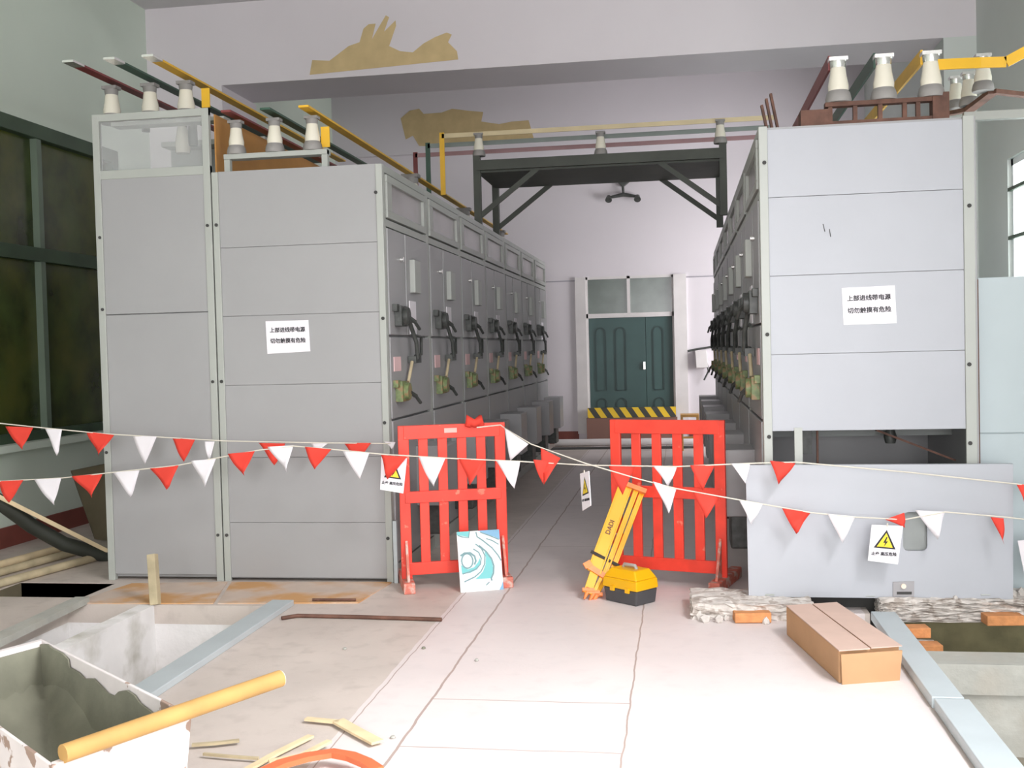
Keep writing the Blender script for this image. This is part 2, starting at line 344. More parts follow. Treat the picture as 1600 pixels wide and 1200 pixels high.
# right wall with windows
wr = MB(); ry = [(.2, 3.6, 1.2, 3.4), (7.3, 10.1, 1.7, 3.1), (13.6, 16.4, 1.2, 3.2)]
cur = -7.5
for y0, y1, z0, z1 in ry:
    wr.box(XE, XE+.25, cur, y0, 0, ZR); wr.box(XE, XE+.25, y0, y1, 0, z0); wr.box(XE, XE+.25, y0, y1, z1, ZR); cur = y1
wr.box(XE, XE+.25, cur, YE, 0, ZR)
struct('wall_right', wr, rwall_m, 'grey-green painted right wall behind the right cabinets', 'wall')
struct('trim_12', B(XE-.3, XE, YB, YB+.85, 0, 4.44), rwall_m, 'right wall column under the beam end', 'column')
for i, (y0, y1, z0, z1) in enumerate(ry):
    w = thing('window_%d' % (i+2), (XE, (y0+y1)/2, z0), ['bright window in the right wall nearest the doorway', 'blown-out bright barred window in the right wall beside the cabinet top', 'bright window in the right wall near the end wall'][i], 'window'); w['kind'] = 'structure'
    f = MB()
    for a in ((y0, y1, z1-.06, z1), (y0, y1, z0, z0+.06)): f.box(XE+.03, XE+.1, *a)
    for y in (y0, y1-.06): f.box(XE+.03, XE+.1, y, y+.06, z0, z1)
    k = y0+.55
    while k < y1-.2: f.box(XE+.04, XE+.09, k, k+.04, z0, z1); k += .6
    build('window_frame', f, ral, w)
    f = MB(); zz = z0+.28
    while zz < z1-.1: f.box(XE+.0, XE+.03, y0, y1, zz, zz+.03); zz += .42
    build('grille_bar', f, green_d, w)
# rear wall behind the viewer, with the wide open doorway
wb = MB(); wb.box(XW-.25, -2.4, -7.75, -7.5, 0, ZC); wb.box(2.75, XE+.25, -7.75, -7.5, 0, ZC); wb.box(-2.4, 2.75, -7.75, -7.5, 4.2, ZC)
struct('wall_rear', wb, wall_m, 'rear wall with the wide open doorway', 'wall')

# end door: double leaf, transom, flood board
d1 = thing('door_1', ((dx0+dx1)/2, YE, 0), 'dark blue-green double door with arched panels under a two-pane transom', 'door'); d1['kind'] = 'structure'
f = MB(); f.box(dx0, dx0+.03, YE, YE+.1, 0, dz).box(dx1-.03, dx1, YE, YE+.1, 0, dz).box(dx0, dx1, YE, YE+.1, dz-.04, dz).box(dx0, dx1, YE, YE+.1, 2.02, 2.09).box(-.84, -.79, YE, YE+.1, 2.09, dz)
build('door_frame', f, frame_w, d1)
for a, b in ((dx0+.03, -.84), (-.79, dx1-.03)): build('transom_pane', B(a, b, YE+.04, YE+.05, 2.09, dz-.04), pane2_m, d1)
for a, b, cs in ((dx0+.03, -.56, (-1.28, -.96)), (-.56, dx1-.03, (-.36,))):
    lf = build('door_leaf', B(a+.003, b-.003, YE+.05, YE+.09, .05, 2.02), doorg, d1, .003)
    for c in cs:
        for z0, z1 in ((.85, 1.86), (.2, .72)):
            pts = [(c-.08, z0), (c+.08, z0)]+[(c+.08*math.cos(t), z1-.08+.08*math.sin(t)) for t in [math.pi*k/8 for k in range(9)]]
            mb = MB(); ring = pts+[pts[0]]; mb.ribbon([(x, YE+.05, z) for x, z in ring], .022, (0, -1, 0), .014)
            build('arched_panel', mb, door_mould, lf)
build('door_backing', B(dx0+.03, dx1-.03, YE+.1, YE+.13, 0, 2.05), dark, d1)  # added dark sheet, blocks outside light in the gap between leaves
build('door_handle', B(-.6, -.57, YE+.0, YE+.05, 1.18, 1.3), tip_m, d1)
fb = thing('flood_board', (-.8, YE-.1, 0), 'brown-red board with a black and yellow striped top across the door foot', 'barrier')
build('striped_top', B(dx0+.0, dx1, YE-.16, YE-.1, .42, .58), hazard, fb)
build('board', B(dx0-.02, dx1+.02, YE-.15, YE-.1, 0, .42), kick, fb)
o = build('pipe', MB().tube([(-2.0, 17.0, .06), (.12, 17.0, .06), (.2, 17.0, .03)], .055, 12), frame_w, label='long white pipe lying on the floor before the flood board', category='pipe')
o = build('floor_strip', B(-2.0, .3, 16.45, 16.75, .0, .012), dark, label='dark narrow strip across the floor before the white pipe', category='channel cover')  # flat dark strip standing for the gap under the pipe

# water stains on the beams
def stainm(pts, y, name, label, holes=()):
    mb = MB(); mb.prism([P(a, b, Y=y) for a, b in pts], (0, -.004, 0)); return build(name, mb, stain, label=label, category='stain')
sp = [(484, 117), (488, 94), (515, 95), (545, 72), (562, 66), (568, 45), (576, 38), (587, 37), (581, 62), (590, 46), (603, 24), (608, 27), (600, 50), (618, 32), (619, 40), (608, 72), (625, 80), (645, 82), (662, 68), (680, 58), (698, 51), (706, 54), (700, 66), (714, 80), (716, 93)]
a = P(484, 118, Y=YB-.004); sp2 = []
o = stainm(sp, YB-.001, 'water_stain', 'ragged ochre damp stain on the front of the ceiling beam')
o['kind'] = 'structure'; o.name = 'trim_13'
sp = [(634, 218), (626, 185), (640, 173), (655, 170), (662, 178), (690, 176), (706, 170), (716, 171), (730, 173), (755, 175), (752, 190), (780, 194), (800, 190), (826, 188), (834, 216), (700, 229), (655, 228), (645, 212)]
o = stainm(sp, YE-.121, 'water_stain', 'wide ochre damp stain on the far end wall beam'); o['kind'] = 'structure'; o.name = 'trim_14'

# ------------------------------------------------------------------ switchgear cabinets
XL, YL, HC, D, WC = -1.945, 7.07, 2.81, 1.205, 1.25
def handle(mb_y, z, s, parent, x, green=False):
    mm = mech_g if green else mech
    X = lambda a: x+s*a
    b = MB(); b.box(X(0), X(.05), mb_y-.09, mb_y+.09, z-.07, z+.07); disc(b, (X(.05), mb_y, z), (s, 0, 0), .06, .03)
    b.box(X(.0), X(.035), mb_y-.15, mb_y-.08, z+.03, z+.08)
    h = build('switch_handle', b, mm, parent, .003)
    l = MB(); l.bar((X(.06), mb_y+.02, z), (X(.095), mb_y+.1, z-.04), .028, .02); l.tube([(X(.095), mb_y+.1, z-.04), (X(.11), mb_y+.17, z-.09)], .012, 8)
    build('lever', l, mech, h)
    return h
def cabinet(side, x, y, label, group):
    s = side
    c = thing('switchgear_cabinet', (x-s*D/2, y+WC/2, 0), label, 'switchgear cabinet', group)
    X = lambda a: x+s*a
    body = MB(); body.box(X(-D), X(-.03), y+.004, y+WC-.004, 0.02, HC-.005)
    build('body', body, steelp, c)
    f = MB()
    for a, b in ((y+.002, y+.045), (y+WC-.045, y+WC-.002)): f.box(X(-.04), X(0), a, b, 0, HC)
    for a, b in ((0, .1), (2.40, 2.45), (HC-.05, HC)): f.box(X(-.04), X(0), y+.04, y+WC-.04, a, b)
    build('front_frame', f, steelw, c, .003)
    t = MB(); u0, u1, z0, z1 = y+.06, y+WC-.06, 2.46, HC-.06
    t.box(X(-.029), X(.012), u0, u1, z0, z0+.05).box(X(-.029), X(.012), u0, u1, z1-.05, z1).box(X(-.029), X(.012), u0, u0+.12, z0+.05, z1-.05).box(X(-.029), X(.012), u1-.08, u1, z0+.05, z1-.05)
    tf = build('transom_frame', t, steelw, c, .003); build('pane', B(X(-.02), X(-.01), u0+.12, u1-.08, z0+.05, z1-.05), mat_pane, tf)
    build('upper_door', B(X(-.03), X(.008), y+.05, y+.5, 1.67, 2.39), steelp, c, .004)
    ip = build('instrument_door', B(X(-.03), X(.012), y+.51, y+WC-.05, 1.67, 2.39), steelp, c, .004)
    build('meter_box', B(X(.0), X(.05), y+.62, y+.8, 1.98, 2.22), steelw, ip, .006)
    build('indicator_lamp', MB().tube([(X(.01), y+.36, 2.2), (X(.035), y+.36, 2.2)], .018, 10), tip_m, c)
    build('middle_panel', B(X(-.03), X(.006), y+.05, y+WC-.05, 1.1, 1.655), steelp, c, .004)
    ld = build('lower_door', B(X(-.03), X(.01), y+.05, y+WC-.05, .12, 1.085), steelp, c, .004)
    build('door_pull', MB().tube([(X(.01), y+.2, .65), (X(.04), y+.2, .65), (X(.04), y+.2, .77), (X(.01), y+.2, .77)], .008, 8), tip_m, ld)
    handle(y+.26, 1.80, s, c, X(.008)); handle(y+.24, 1.28, s, c, X(.006), True)
    build('notice_card', B(X(.012), X(.018), y+.57, y+.75, 1.68, 1.92), paper, c)
    build('pink_tag', B(X(.006), X(.011), y+.12, y+.3, 1.42, 1.52), pinkp, c)
    r = MB(); r.tube([(X(.05), y+.42, 1.76), (X(.07), y+.52, 1.62), (X(.07), y+.55, 1.50)], .016, 8); r.box(X(.01), X(.07), y+.5, y+.66, 1.47, 1.52)
    r.tube([(X(.03), y+.64, 1.52), (X(.05), y+.74, 1.53), (X(.05), y+.75, 1.66), (X(.03), y+.62, 1.67)], .012, 8)
    build('link_rod', r, mech, c)
    r = MB(); r.tube([(X(.04), y+.5, 1.48), (X(.04), y+.34, 1.3)], .012, 8); build('operating_rod', r, wood_o, c)
    mb_ = MB(); mb_.box(X(0), X(.24), y+.66, y+1.08, .42, .86); mx = build('mechanism_box', mb_, steelp, c, .008)
    build('mechanism_base', B(X(0), X(.17), y+.72, y+1.02, .2, .42), mech, mx, .01)
    return c
mat_pane = mat('smoky_grey_pane', (.36, .34, .34), .25, var=.1)
ordl = ['nearest', 'second', 'third', 'fourth', 'fifth', 'sixth', 'farthest']
def row_label(i, side):
    if i == 0: return 'grey switchgear cabinet at the near end of the %s row, its paper notice facing out' % side
    if i == 6: return 'grey switchgear cabinet at the far end of the %s row by the door' % side
    return 'grey switchgear cabinet, %s from the near end of the %s row' % (ordl[i], side)
XR, YR = .47, 6.53
L0 = cabinet(1, XL, YL, row_label(0, 'left'), 'left row of switchgear cabinets')
R0 = cabinet(-1, XR, YR, row_label(0, 'right'), 'right row of switchgear cabinets')
for base, side in ((L0, 'left'), (R0, 'right')):
    for i in range(1, 7):
        c = copy_tree(base); c.location.y += WC*i; c['label'] = row_label(i, side)
# end panels of the two nearest cabinets: seamed sheets in corner posts
def end_panels(root, xa, xb, ya, zs, posts, topz, matp=steelp):
    for z0, z1 in zs: build('side_panel', B(xa, xb, ya-.012, ya, z0+.0012, z1-.0012), matp, root, .0015)
    for a, b in posts: build('corner_post', B(a, b, ya-.022, ya, 0, topz), steelw, root, .003)
def zpx(y, x=470, Y=YL): return P(x, y, Y=Y).z
Lz = [zpx(q) for q in (902, 816, 714, 600, 491, 383, 262)]
end_panels(L0, -3.10, -1.99, YL, list(zip(Lz[:-1], Lz[1:])), [(-3.145, -3.10), (-1.99, XL)], HC)
Rz = [P(1345, q, Y=YR).z for q in (672, 551, 427, 303, 195)]
end_panels(R0, XR+.05, 1.6, YR, list(zip(Rz[:-1], Rz[1:])), [(XR, XR+.05), (1.6, 1.66)], HC, panel_r)
zo = P(1345, 722, Y=YR).z
build('divider_post', B(.645, .69, YR-.02, YR, zo-.1, Rz[0]+.02), steelw, R0)
# the near right cabinet is open low down: a real hollow body of its own
for ch in list(R0.children):
    if ch.name.split('.')[0] == 'body': bpy.data.objects.remove(ch)
hb = MB(); x0_, x1_, y0_, y1_ = XR+.03, XR+D, YR+.004, YR+WC-.004
hb.box(x0_, x1_, y0_, y1_, Rz[0], HC-.005).box(x0_, x1_, y0_, y1_, .02, .45).box(x0_, x0_+.02, y0_, y1_, .45, Rz[0]).box(x1_-.02, x1_, y0_, y1_, .45, Rz[0]).box(x0_, x1_, y1_-.02, y1_, .45, Rz[0])
build('body', hb, steelp, R0)
build('inner_brace', MB().bar((1.15, YR+.25, Rz[0]-.02), (1.6, YR+.25, zo-.02), .012, .05, (0, 1, 0)), rust, R0)
build('inner_strut', MB().bar((.8, YR+.2, Rz[0]-.01), (.8, YR+.2, zo-.1), .012, .02, (0, 1, 0)), rust, R0)
build('inner_box', B(.72, .78, YR+.3, YR+.4, zo+.02, Rz[0]), mech, R0)
build('inner_switch', MB().lathe([(.03, 0), (.04, .04), (.02, .1)], (1.25, YR+.35, Rz[0]-.11), 10), mech, R0)
build('inner_beam', B(x0_+.02, x1_-.02, YR+.55, YR+.6, Rz[0]-.08, Rz[0]), inner, R0)
for i, (x, z) in enumerate(((XL-.045, 2.62), (XL-.02, 1.78), (XL-.03, 1.08), (XL-.03, .3), (-3.12, 2.45), (-3.12, 1.38), (-3.12, .32))):
    build('bolt', disc(MB(), (x, YL-.022, z), (0, -1, 0), .012, .006, 8), dark, L0)
for x, z in ((XR+.03, 2.6), (XR+.03, 1.6), (XR+.03, 1.0), (1.63, 2.3), (1.62, 1.4), (1.62, .95)):
    build('bolt', disc(MB(), (x, YR-.022, z), (0, -1, 0), .012, .006, 8), dark, R0)
# small scratches on the right end panel
build('scratch', MB().bar(P(1286, 350, Y=YR-.014), P(1289, 362, Y=YR-.014), .003, .006, (0, 1, 0)).bar(P(1296, 358, Y=YR-.014), P(1298, 370, Y=YR-.014), .003, .005, (0, 1, 0)), dark, R0)
# thin steel angle standing at the left row corner
o = build('steel_angle', B(-1.935, -1.91, 7.03, 7.06, .0, .42), galv, label='short grey steel angle standing against the left cabinet corner', category='steel strip')

# tall narrow cabinet at the far left
HT = 3.25; xa, xb = -4.01, -3.155
T = thing('switchgear_cabinet', ((xa+xb)/2, YL+.6, 0), 'tall narrow grey cabinet with a glazed top, left of all the others', 'switchgear cabinet')
build('body', B(xa+.01, xb-.01, YL+.02, YL+1.2, .02, 2.75), steelp, T)
zt = P(240, 490, Y=YL).z; zg0, zg1 = P(240, 268, Y=YL).z, P(240, 172, Y=YL).z
for z0, z1 in ((.04, zt), (zt, zg0-.02)): build('side_panel', B(xa+.05, xb-.05, YL-.012, YL+.02, z0+.003, z1-.003), steelp, T, .003)
for a in (xa, xb-.05): build('corner_post', B(a, a+.05, YL-.02, YL+.02, 0, HT), steelw, T, .003)
for a in (xa, xb-.05): build('corner_post', B(a, a+.05, YL+1.16, YL+1.2, 2.7, HT), steelw, T, .003)
build('top_rail', B(xa, xb, YL-.018, YL+.02, HT-.05, HT), steelw, T, .003); build('middle_rail', B(xa, xb, YL-.018, YL+.02, zg0-.04, zg0+.02), steelw, T, .003)
build('top_plate', B(xa, xb, YL+1.0, YL+1.2, HT-.04, HT), steelw, T, .003)
build('glazing', B(xa+.05, xb-.05, YL, YL+.004, zg0, HT-.05), clear, T)
mb = MB(); mb.box(xa+.03, xa+.04, YL+.02, YL+1.16, zg0, HT); build('back_sheet', B(xa+.04, xb-.04, YL+1.1, YL+1.12, 2.75, HT-.06), inner, T)
mb = MB(); mb.tube([P(228, 197, Y=YL+.4), P(252, 192, Y=YL+.4), P(270, 182, Y=YL+.4), P(290, 200, Y=YL+.4)], .016, 8); mb.tube([P(228, 186, Y=YL+.4), P(228, 206, Y=YL+.4)], .03, 8)
mb.tube([P(300, 180, Y=YL+.4), P(302, 228, Y=YL+.4)], .035, 8); build('switch_linkage', mb, mech, T)
mb = MB(); c = P(285, 205, Y=YL+.4); mb.lathe([(.05, -.16), (.055, -.1), (.04, 0), (.03, .04)], c, 14); build('post_insulator', mb, ceram, T)
for x, z in ((xb-.03, 2.45), (xb-.03, 1.38), (xb-.03, .32), (xa+.03, 2.4), (xa+.03, 1.9), (xa+.02, .9)):
    build('bolt', disc(MB(), (x, YL-.02, z), (0, -1, 0), .011, .006, 8), dark, T)
# rusty side plate rising between tall part and low row
o = build('side_plate', B(-3.15, -3.14, YL+.06, YL+2.3, HC, 3.22), rustb, label='orange-brown rusty plate standing on the left cabinets behind the tall one', category='steel plate')
# low angle frame on the first left cabinet
A1 = P(356, 240, Y=YL+.05); A2 = P(508, 232, Y=YL+.05); zt1 = P(430, 238, Y=YL+.05).z
fr_ = thing('insulator_frame', ((A1.x+A2.x)/2, YL+.1, HC), 'low white angle-iron frame carrying insulators on the near left cabinet', 'bracket')
build('leg', B(A1.x-.02, A1.x+.02, YL+.03, YL+.07, HC, zt1), steelw, fr_); build('leg', B(A2.x-.02, A2.x+.02, YL+.03, YL+.07, HC, zt1), steelw, fr_)
build('rail', B(A1.x-.02, A2.x+.02, YL+.02, YL+.11, zt1-.035, zt1+.0), steelw, fr_, .003)
# notices on the cabinet ends
def notice(px, Y, label):
    q = [P(a, b, Y=Y) for a, b in px]; t = build('paper_notice', MB().prism(q, (0, -.003, 0)), paper, label=label, category='paper notice')
    c = sum(q, Vector())/4; w = (q[1]-q[0]).length; rt = (q[1]-q[0]).normalized(); up = (q[0]-q[3]).normalized()
    h = (q[0]-q[3]).length; n = Vector((0, -.0045, 0))
    text('writing', '上部进线带电源', c+up*h*.2+n, rt, up, w*.118, ink, t); text('writing', '切勿触摸有危险', c-up*h*.13+n, rt, up, w*.118, ink, t)
notice([(415, 502), (482, 500), (485, 549), (418, 553)], YL-.013, 'white paper notice on the end of the left row')
notice([(1315, 450), (1398, 446), (1401, 505), (1318, 508)], YR-.013, 'white paper notice on the end of the right row')

# short cabinet at the far right edge
zq = P(1560, 433, Y=6.62).z
K = thing('switchgear_cabinet', (2.25, 7.1, 0), 'short pale grey cabinet cut by the right edge of the view', 'switchgear cabinet')
build('body', B(1.70, 2.8, 6.63, 7.6, .03, zq), panel_c, K, .004)
zc = P(1560, 677, Y=6.62).z
build('side_panel', B(1.70, 2.8, 6.618, 6.63, zc+.003, zq), panel_c, K, .003); build('side_panel', B(1.70, 2.8, 6.618, 6.63, .04, zc-.003), panel_c, K, .003)
build('edge_strip', B(1.682, 1.698, 6.6, 6.66, .6, zq-.01), rust, K)

# big loose sheet leaning on the right cabinet foot
q = [P(1165, 727, Y=6.42), P(1583, 725, Y=6.42), P(1583, 937, Y=6.36), P(1170, 932, Y=6.36)]
zb = .03
LPN = thing('loose_panel', ((q[0].x+q[1].x)/2, 6.4, 0), 'large pale sheet-metal cover leaning across the right cabinet foot, with a hole', 'metal panel')
def onp(x, y): # point on sheet plane
    a, b, c = q[0], q[1], q[2]; n = (b-a).cross(c-a); v = CD*F+CR*(x-800)-CU*(y-600); e = Vector((0, 0, EYE)); return e+v*((a-e).dot(n)/v.dot(n))
hx0, hx1, hy0, hy1 = 1411, 1449, 800, 861
def ring_face():
    bm = bmesh.new()
    outer = [onp(1165, 727), onp(1583, 725), onp(1583, 937), onp(1170, 932)]
    rr = 8; hole = []
    for cx, cy, a0 in ((hx1-rr, hy0+rr, -90), (hx1-rr, hy1-rr, 0), (hx0+rr, hy1-rr, 90), (hx0+rr, hy0+rr, 180)):
        for k in range(4):
            t = math.radians(a0+30*k); hole.append(onp(cx+rr*math.cos(t), cy+rr*math.sin(t)))
    def loop(ps):
        vs = [bm.verts.new(p) for p in ps]; return [bm.edges.new((vs[i], vs[(i+1) % len(vs)])) for i in range(len(vs))]
    e = loop(outer)+loop(hole); bmesh.ops.triangle_fill(bm, use_beauty=True, edges=e)
    g = bmesh.ops.extrude_face_region(bm, geom=bm.faces[:]); vs = [x for x in g['geom'] if isinstance(x, bmesh.types.BMVert)]
    bmesh.ops.translate(bm, verts=vs, vec=(0, .02, .002)); mb = MB(); bm.verts.index_update()
    mb.add([v.co.copy() for v in bm.verts], [tuple(v.index for v in f.verts) for f in bm.faces]); bm.free(); return mb, hole
rf, hole = ring_face()
build('sheet', rf, panel_r, LPN)
build('hole_backing', MB().prism([onp(1405, 795)+Vector((0, .03, 0)), onp(1455, 795)+Vector((0, .03, 0)), onp(1455, 866)+Vector((0, .03, 0)), onp(1405, 866)+Vector((0, .03, 0))], (0, .004, 0)), inner, LPN)
e = [onp(1395, 909), onp(1428, 908), onp(1428, 932), onp(1395, 932)]
lp = build('latch_plate', MB().prism(e, (0, -.008, 0)), mat('grey_latch_plate', (.33, .32, .33), .5), LPN)
build('latch_slot', MB().prism([onp(a, b)-Vector((0, .009, 0)) for a, b in ((1401, 924), (1424, 924), (1424, 928), (1401, 928))], (0, -.003, 0)), dark, lp)
build('latch_knob', disc(MB(), onp(1411, 915)-Vector((0, .009, 0)), (0, -1, 0), .014, .012), wood_end, lp)
for x in (1203, 1360, 1540): build('foot', MB().bar(onp(x, 930)+Vector((0, .01, 0)), Vector((onp(x, 930).x, 6.37, .105)), .05, .03, (0, 1, 0)), steelw, LPN)

# ------------------------------------------------------------------ insulators and busbars
def insulator(base, h, label, group, clampm=flange, worn=False):
    o = thing('post_insulator', base, label, 'insulator', group); k = h/.27
    build('base_flange', MB().lathe([(.075*k, 0), (.078*k, .02*k), (.07*k, .055*k), (.058*k, .075*k)], base), flange, o)
    build('porcelain', MB().lathe([(.06*k, .07*k), (.062*k, .1*k), (.05*k, .16*k), (.046*k, .2*k), (.042*k, .215*k)], base), ceram, o)
    b = Vector(base); m_ = MB(); m_.lathe([(.045*k, .21*k), (.048*k, .235*k), (.048*k, .25*k)], base); m_.box(b.x-.055*k, b.x+.055*k, b.y-.04*k, b.y+.04*k, b.z+.25*k, b.z+.272*k)
    build('clamp', m_, clampm, o); return o
def busbar(a, b, m_, label, group, w=.012, h=.08, tip=None):
    o = thing('busbar', Vector(a), label, 'busbar', group); build('bar', MB().bar(a, b, w, h), m_, o)
    if tip:
        d = (Vector(b)-Vector(a)).normalized(); build('bare_tip', MB().bar(Vector(a)-d*.14, a, w+.001, h+.001), tip_m, o)
    return o
names = ['red', 'green', 'yellow']; bm_ = [red_bus, grn_bus, yel_bus]
pos3 = ['left', 'middle', 'right']
# set on the tall cabinet
for i, (px, bx) in enumerate(((175, 148), (235, 207), (291, 262))):
    b = P(px, 170-6*i*.6, Y=YL+.3); base = Vector((b.x, b.y, HT-.002))
    insulator(base, .27, 'cream insulator on the tall left cabinet, carrying the %s busbar' % names[i], 'insulators on the tall left cabinet')
    z = HT+.31; a = Vector((base.x, YL-.12, z)); busbar(a, (base.x, 11.0, z), bm_[i], 'long %s busbar starting above the tall left cabinet' % names[i], 'busbars over the tall left cabinet', w=.08, h=.014, tip=True)
mb = MB(); build('rail_support', B(xa, xb, YL+.24, YL+.36, HT-.03, HT-.002), steelw, T)
# set on the low frame
for i, px in enumerate((370, 430, 489)):
    b = P(px, 228, Y=YL+.07); base = Vector((b.x, YL+.065, zt1))
    insulator(base, .23, 'cream insulator on the low white frame, carrying the %s busbar' % names[i], 'insulators on the low white frame')
    z = zt1+.265; busbar((base.x, YL-.1, z), (base.x, 15.4, z), bm_[i], 'long %s busbar running along the top of the left row' % names[i], 'busbars over the left row', w=.07, h=.014)
    for k in (1, 2, 3):
        insulator((base.x, YL+.3+2.5*k, HC-.002), zt1-HC+.26, 'cream insulator under the %s busbar of the left row, %s support from the near end' % (names[i], ordl[k]), 'insulators further along the left row')
# yellow drop straps
def drop(px, y0, y1, Y, m_, label):
    build('drop_strap', MB().bar(P(px, y0, Y=Y), P(px+1, y1, Y=Y), .06, .012, (0, 1, 0)), m_, label=label, category='busbar strap', group='short straps joining the busbars')
drop(321, 138, 168, YL+.3, yel_bus, 'short yellow strap beside the right insulator of the tall cabinet')
drop(508, 198, 230, YL+.1, yel_bus, 'short yellow strap beside the right insulator of the low frame')

# gantry bridging the two rows
G0, G1, gz = 11.1-.1, 12.15, 3.46
G = thing('steel_gantry', (-.8, 11.6, HC), 'dark steel gantry bridging the two cabinet rows across the aisle', 'steel gantry')
gx0, gx1 = -2.0, .44; YA = 10.85; YZ = 11.95
for x in (gx0, gx1):
    for y in (YA, YZ): build('post', B(x-.035, x+.035, y-.035, y+.035, HC-.0, gz+.05 if y == YA else gz), gantry_m, G)
build('tray', B(gx0, gx1, YA, YZ, gz-.12, gz-.02), gantry_m, G)
for y in (YA-.03, YZ+.03): build('rail', B(gx0, gx1, y-.02, y+.02, gz-.1, gz), gantry_m, G)
for y in (YA, YZ):
    for sx, x in ((1, gx0), (-1, gx1)):
        build('brace', MB().bar((x, y, HC+.08), (x+sx*.62, y, gz-.1), .05, .03, (0, 1, 0)), gantry_m, G)
for i, x in enumerate((gx0+.02, -.75, gx1-.02)):
    insulator((x, YA+.02, gz if i == 1 else gz+.05), .23, 'cream insulator at the %s of the gantry front rail' % ['left end', 'middle', 'right end'][i], 'insulators on the gantry')
zb_ = gz+.275
for Yb, m_, n_, xl, md in ((YA+.02, yel_bus, 'yellow', -2.36, pale_y), (YA+.5, grn_bus, 'green', -2.62, pale_g), (YA+1.0, red_bus, 'red', -2.88, pale_p)):
    o = thing('busbar', (-.6, Yb, zb_), '%s busbar crossing the aisle on the gantry and dropping to the left row' % n_, 'busbar', 'busbars crossing the aisle on the gantry')
    build('cross_bar', MB().bar((xl, Yb, zb_), (.95, Yb, zb_), .012, .045), md, o)
    build('drop_bar', MB().bar((xl, Yb, zb_+.035), (xl, Yb, HC+.33), .05, .012, (0, 1, 0)), m_, o)

# right cabinet top: rusty frame, three big insulators, bars
RF = thing('insulator_frame', (1.05, YR+.1, HC), 'rusty angle-iron frame carrying three big insulators on the right cabinet', 'bracket')
f0, f1 = P(1255, 170, Y=YR+.08).x, P(1480, 160, Y=YR+.08).x; zf = HC+.13
build('lower_rail', B(f0, f1, YR+.04, YR+.1, HC, HC+.02), rust, RF)
build('upper_rail', B(f0+.12, f1, YR+.04, YR+.1, zf-.025, zf), rust, RF)
for x in (f0+.15, f0+.29, f0+.43, P(1412, 160, Y=YR+.08).x, P(1433, 160, Y=YR+.08).x, f1-.05):
    build('leg', B(x-.012, x+.012, YR+.05, YR+.08, HC, zf), rust, RF)
build('end_block', B(f1-.09, f1, YR+.03, YR+.12, HC, zf+.02), rust, RF); build('end_block', B(f0-.02, f0+.14, YR+.03, YR+.16, HC, HC+.09), rust, RF)
for i, px in enumerate((1310, 1381, 1455)):
    b = P(px, 155, Y=YR+.08); base = Vector((b.x, YR+.08, zf)); h = .26
    insulator(base, h, 'big worn cream insulator on the rusty right frame, %s of three' % pos3[i], 'big insulators on the right cabinet', tip_m)
    z = zf+h+.0
    a = Vector((base.x-.045, YR+.1, z-.02))
    busbar(a, (base.x-.045, YR+3.2+.4*i, z-.02), [red_bus, grn_bus, yel_bus][i], '%s busbar running back from the %s big insulator' % (names[i] if i else 'rust-red', pos3[i]), 'busbars over the right row', w=.014, h=.085)
mb = MB(); pts = [P(1465, 101, Y=YR+.06), P(1532, 98, Y=YR+.1), P(1572, 97, Y=YR+.1), P(1650, 55, Y=YR+.1)]
o = thing('busbar', pts[0], 'bent yellow busbar running from the right big insulator to the right wall', 'busbar')
mb = MB()
for a, b in zip(pts[:-1], pts[1:]): mb.bar(a, b, .014, .06)
build('bar', mb, yel_bus, o)
for i, (px, py, Y) in enumerate(((1494, 170, 8.75), (1514, 166, 8.3), (1536, 143, 7.9))):
    b = P(px, py, Y=Y); insulator(b, .24 if i < 2 else .25, 'small cream insulator on the slanting bracket, %s of three' % ['lowest', 'middle', 'highest'][i], 'small insulators on the slanting bracket', tip_m)
a, b, c = P(1480, 178, Y=8.8), P(1515, 171, Y=8.3), P(1552, 143, Y=7.9)
o = build('slanting_bracket', MB().bar(a, b, .07, .03).bar(b, c, .07, .03).bar(c, (XE+.02, c.y+.5, c.z), .05, .03), rust, label='dark slanting steel bracket under the three small insulators', category='bracket')
# rusty flat bars ends behind near right cabinet edge
for i, (x0, x1, h) in enumerate(((1190, 1199, 165), (1197, 1208, 155), (1204, 1218, 147))):
    build('bar_end', MB().bar(Vector((P(x1, 199, Y=YR+.15).x, YR+.15+.03*i, HC-.003)), P(x0, h, Y=YR+.15+.03*i), .014, .045, (0, 1, 0)), rust, label='%s of three rusty bar ends sticking up at the right cabinet top' % ['shortest', 'middle', 'tallest'][i], category='busbar end', group='rusty bar ends on the right cabinet')
# thin white conduit on wall side at the top right
build('conduit', MB().bar(P(1505, 183, Y=YR+.4), P(1640, 176, Y=YR+.4), .05, .05), steelw, label='pale horizontal strut from the right cabinet top to the right wall', category='strut')

# ------------------------------------------------------------------ end wall fittings
LM = thing('wall_lamp', P(975, 300, Y=YE-.05), 'dark twin-headed lamp fitting hanging high on the end wall', 'lamp')
y = YE-.1
build('housing', MB().prism([P(955, 262, Y=y), P(988, 262, Y=y), P(985, 282, Y=y), P(973, 292, Y=y), P(962, 282, Y=y)], (0, .1, 0)), mech, LM, .01)
build('stem', MB().tube([P(973, 285, Y=y+.02), P(974, 304, Y=y+.02)], .02, 8), mech, LM)
build('arm', MB().tube([P(950, 309, Y=y+.02), P(974, 304, Y=y+.02), P(996, 307, Y=y+.02)], [.02, .035, .02], 8), mech, LM)
for px, py in ((951, 310), (996, 309)): c = P(px, py, Y=y); build('lamp_head', MB().tube([c+Vector((0, .04, .03)), c+Vector((0, -.03, -.03))], [.035, .055], 12), mech, LM)
EB = thing('electrical_box', P(1095, 560, Y=YE-.1), 'small white electrical box with a cable on the end wall right of the door', 'electrical box')
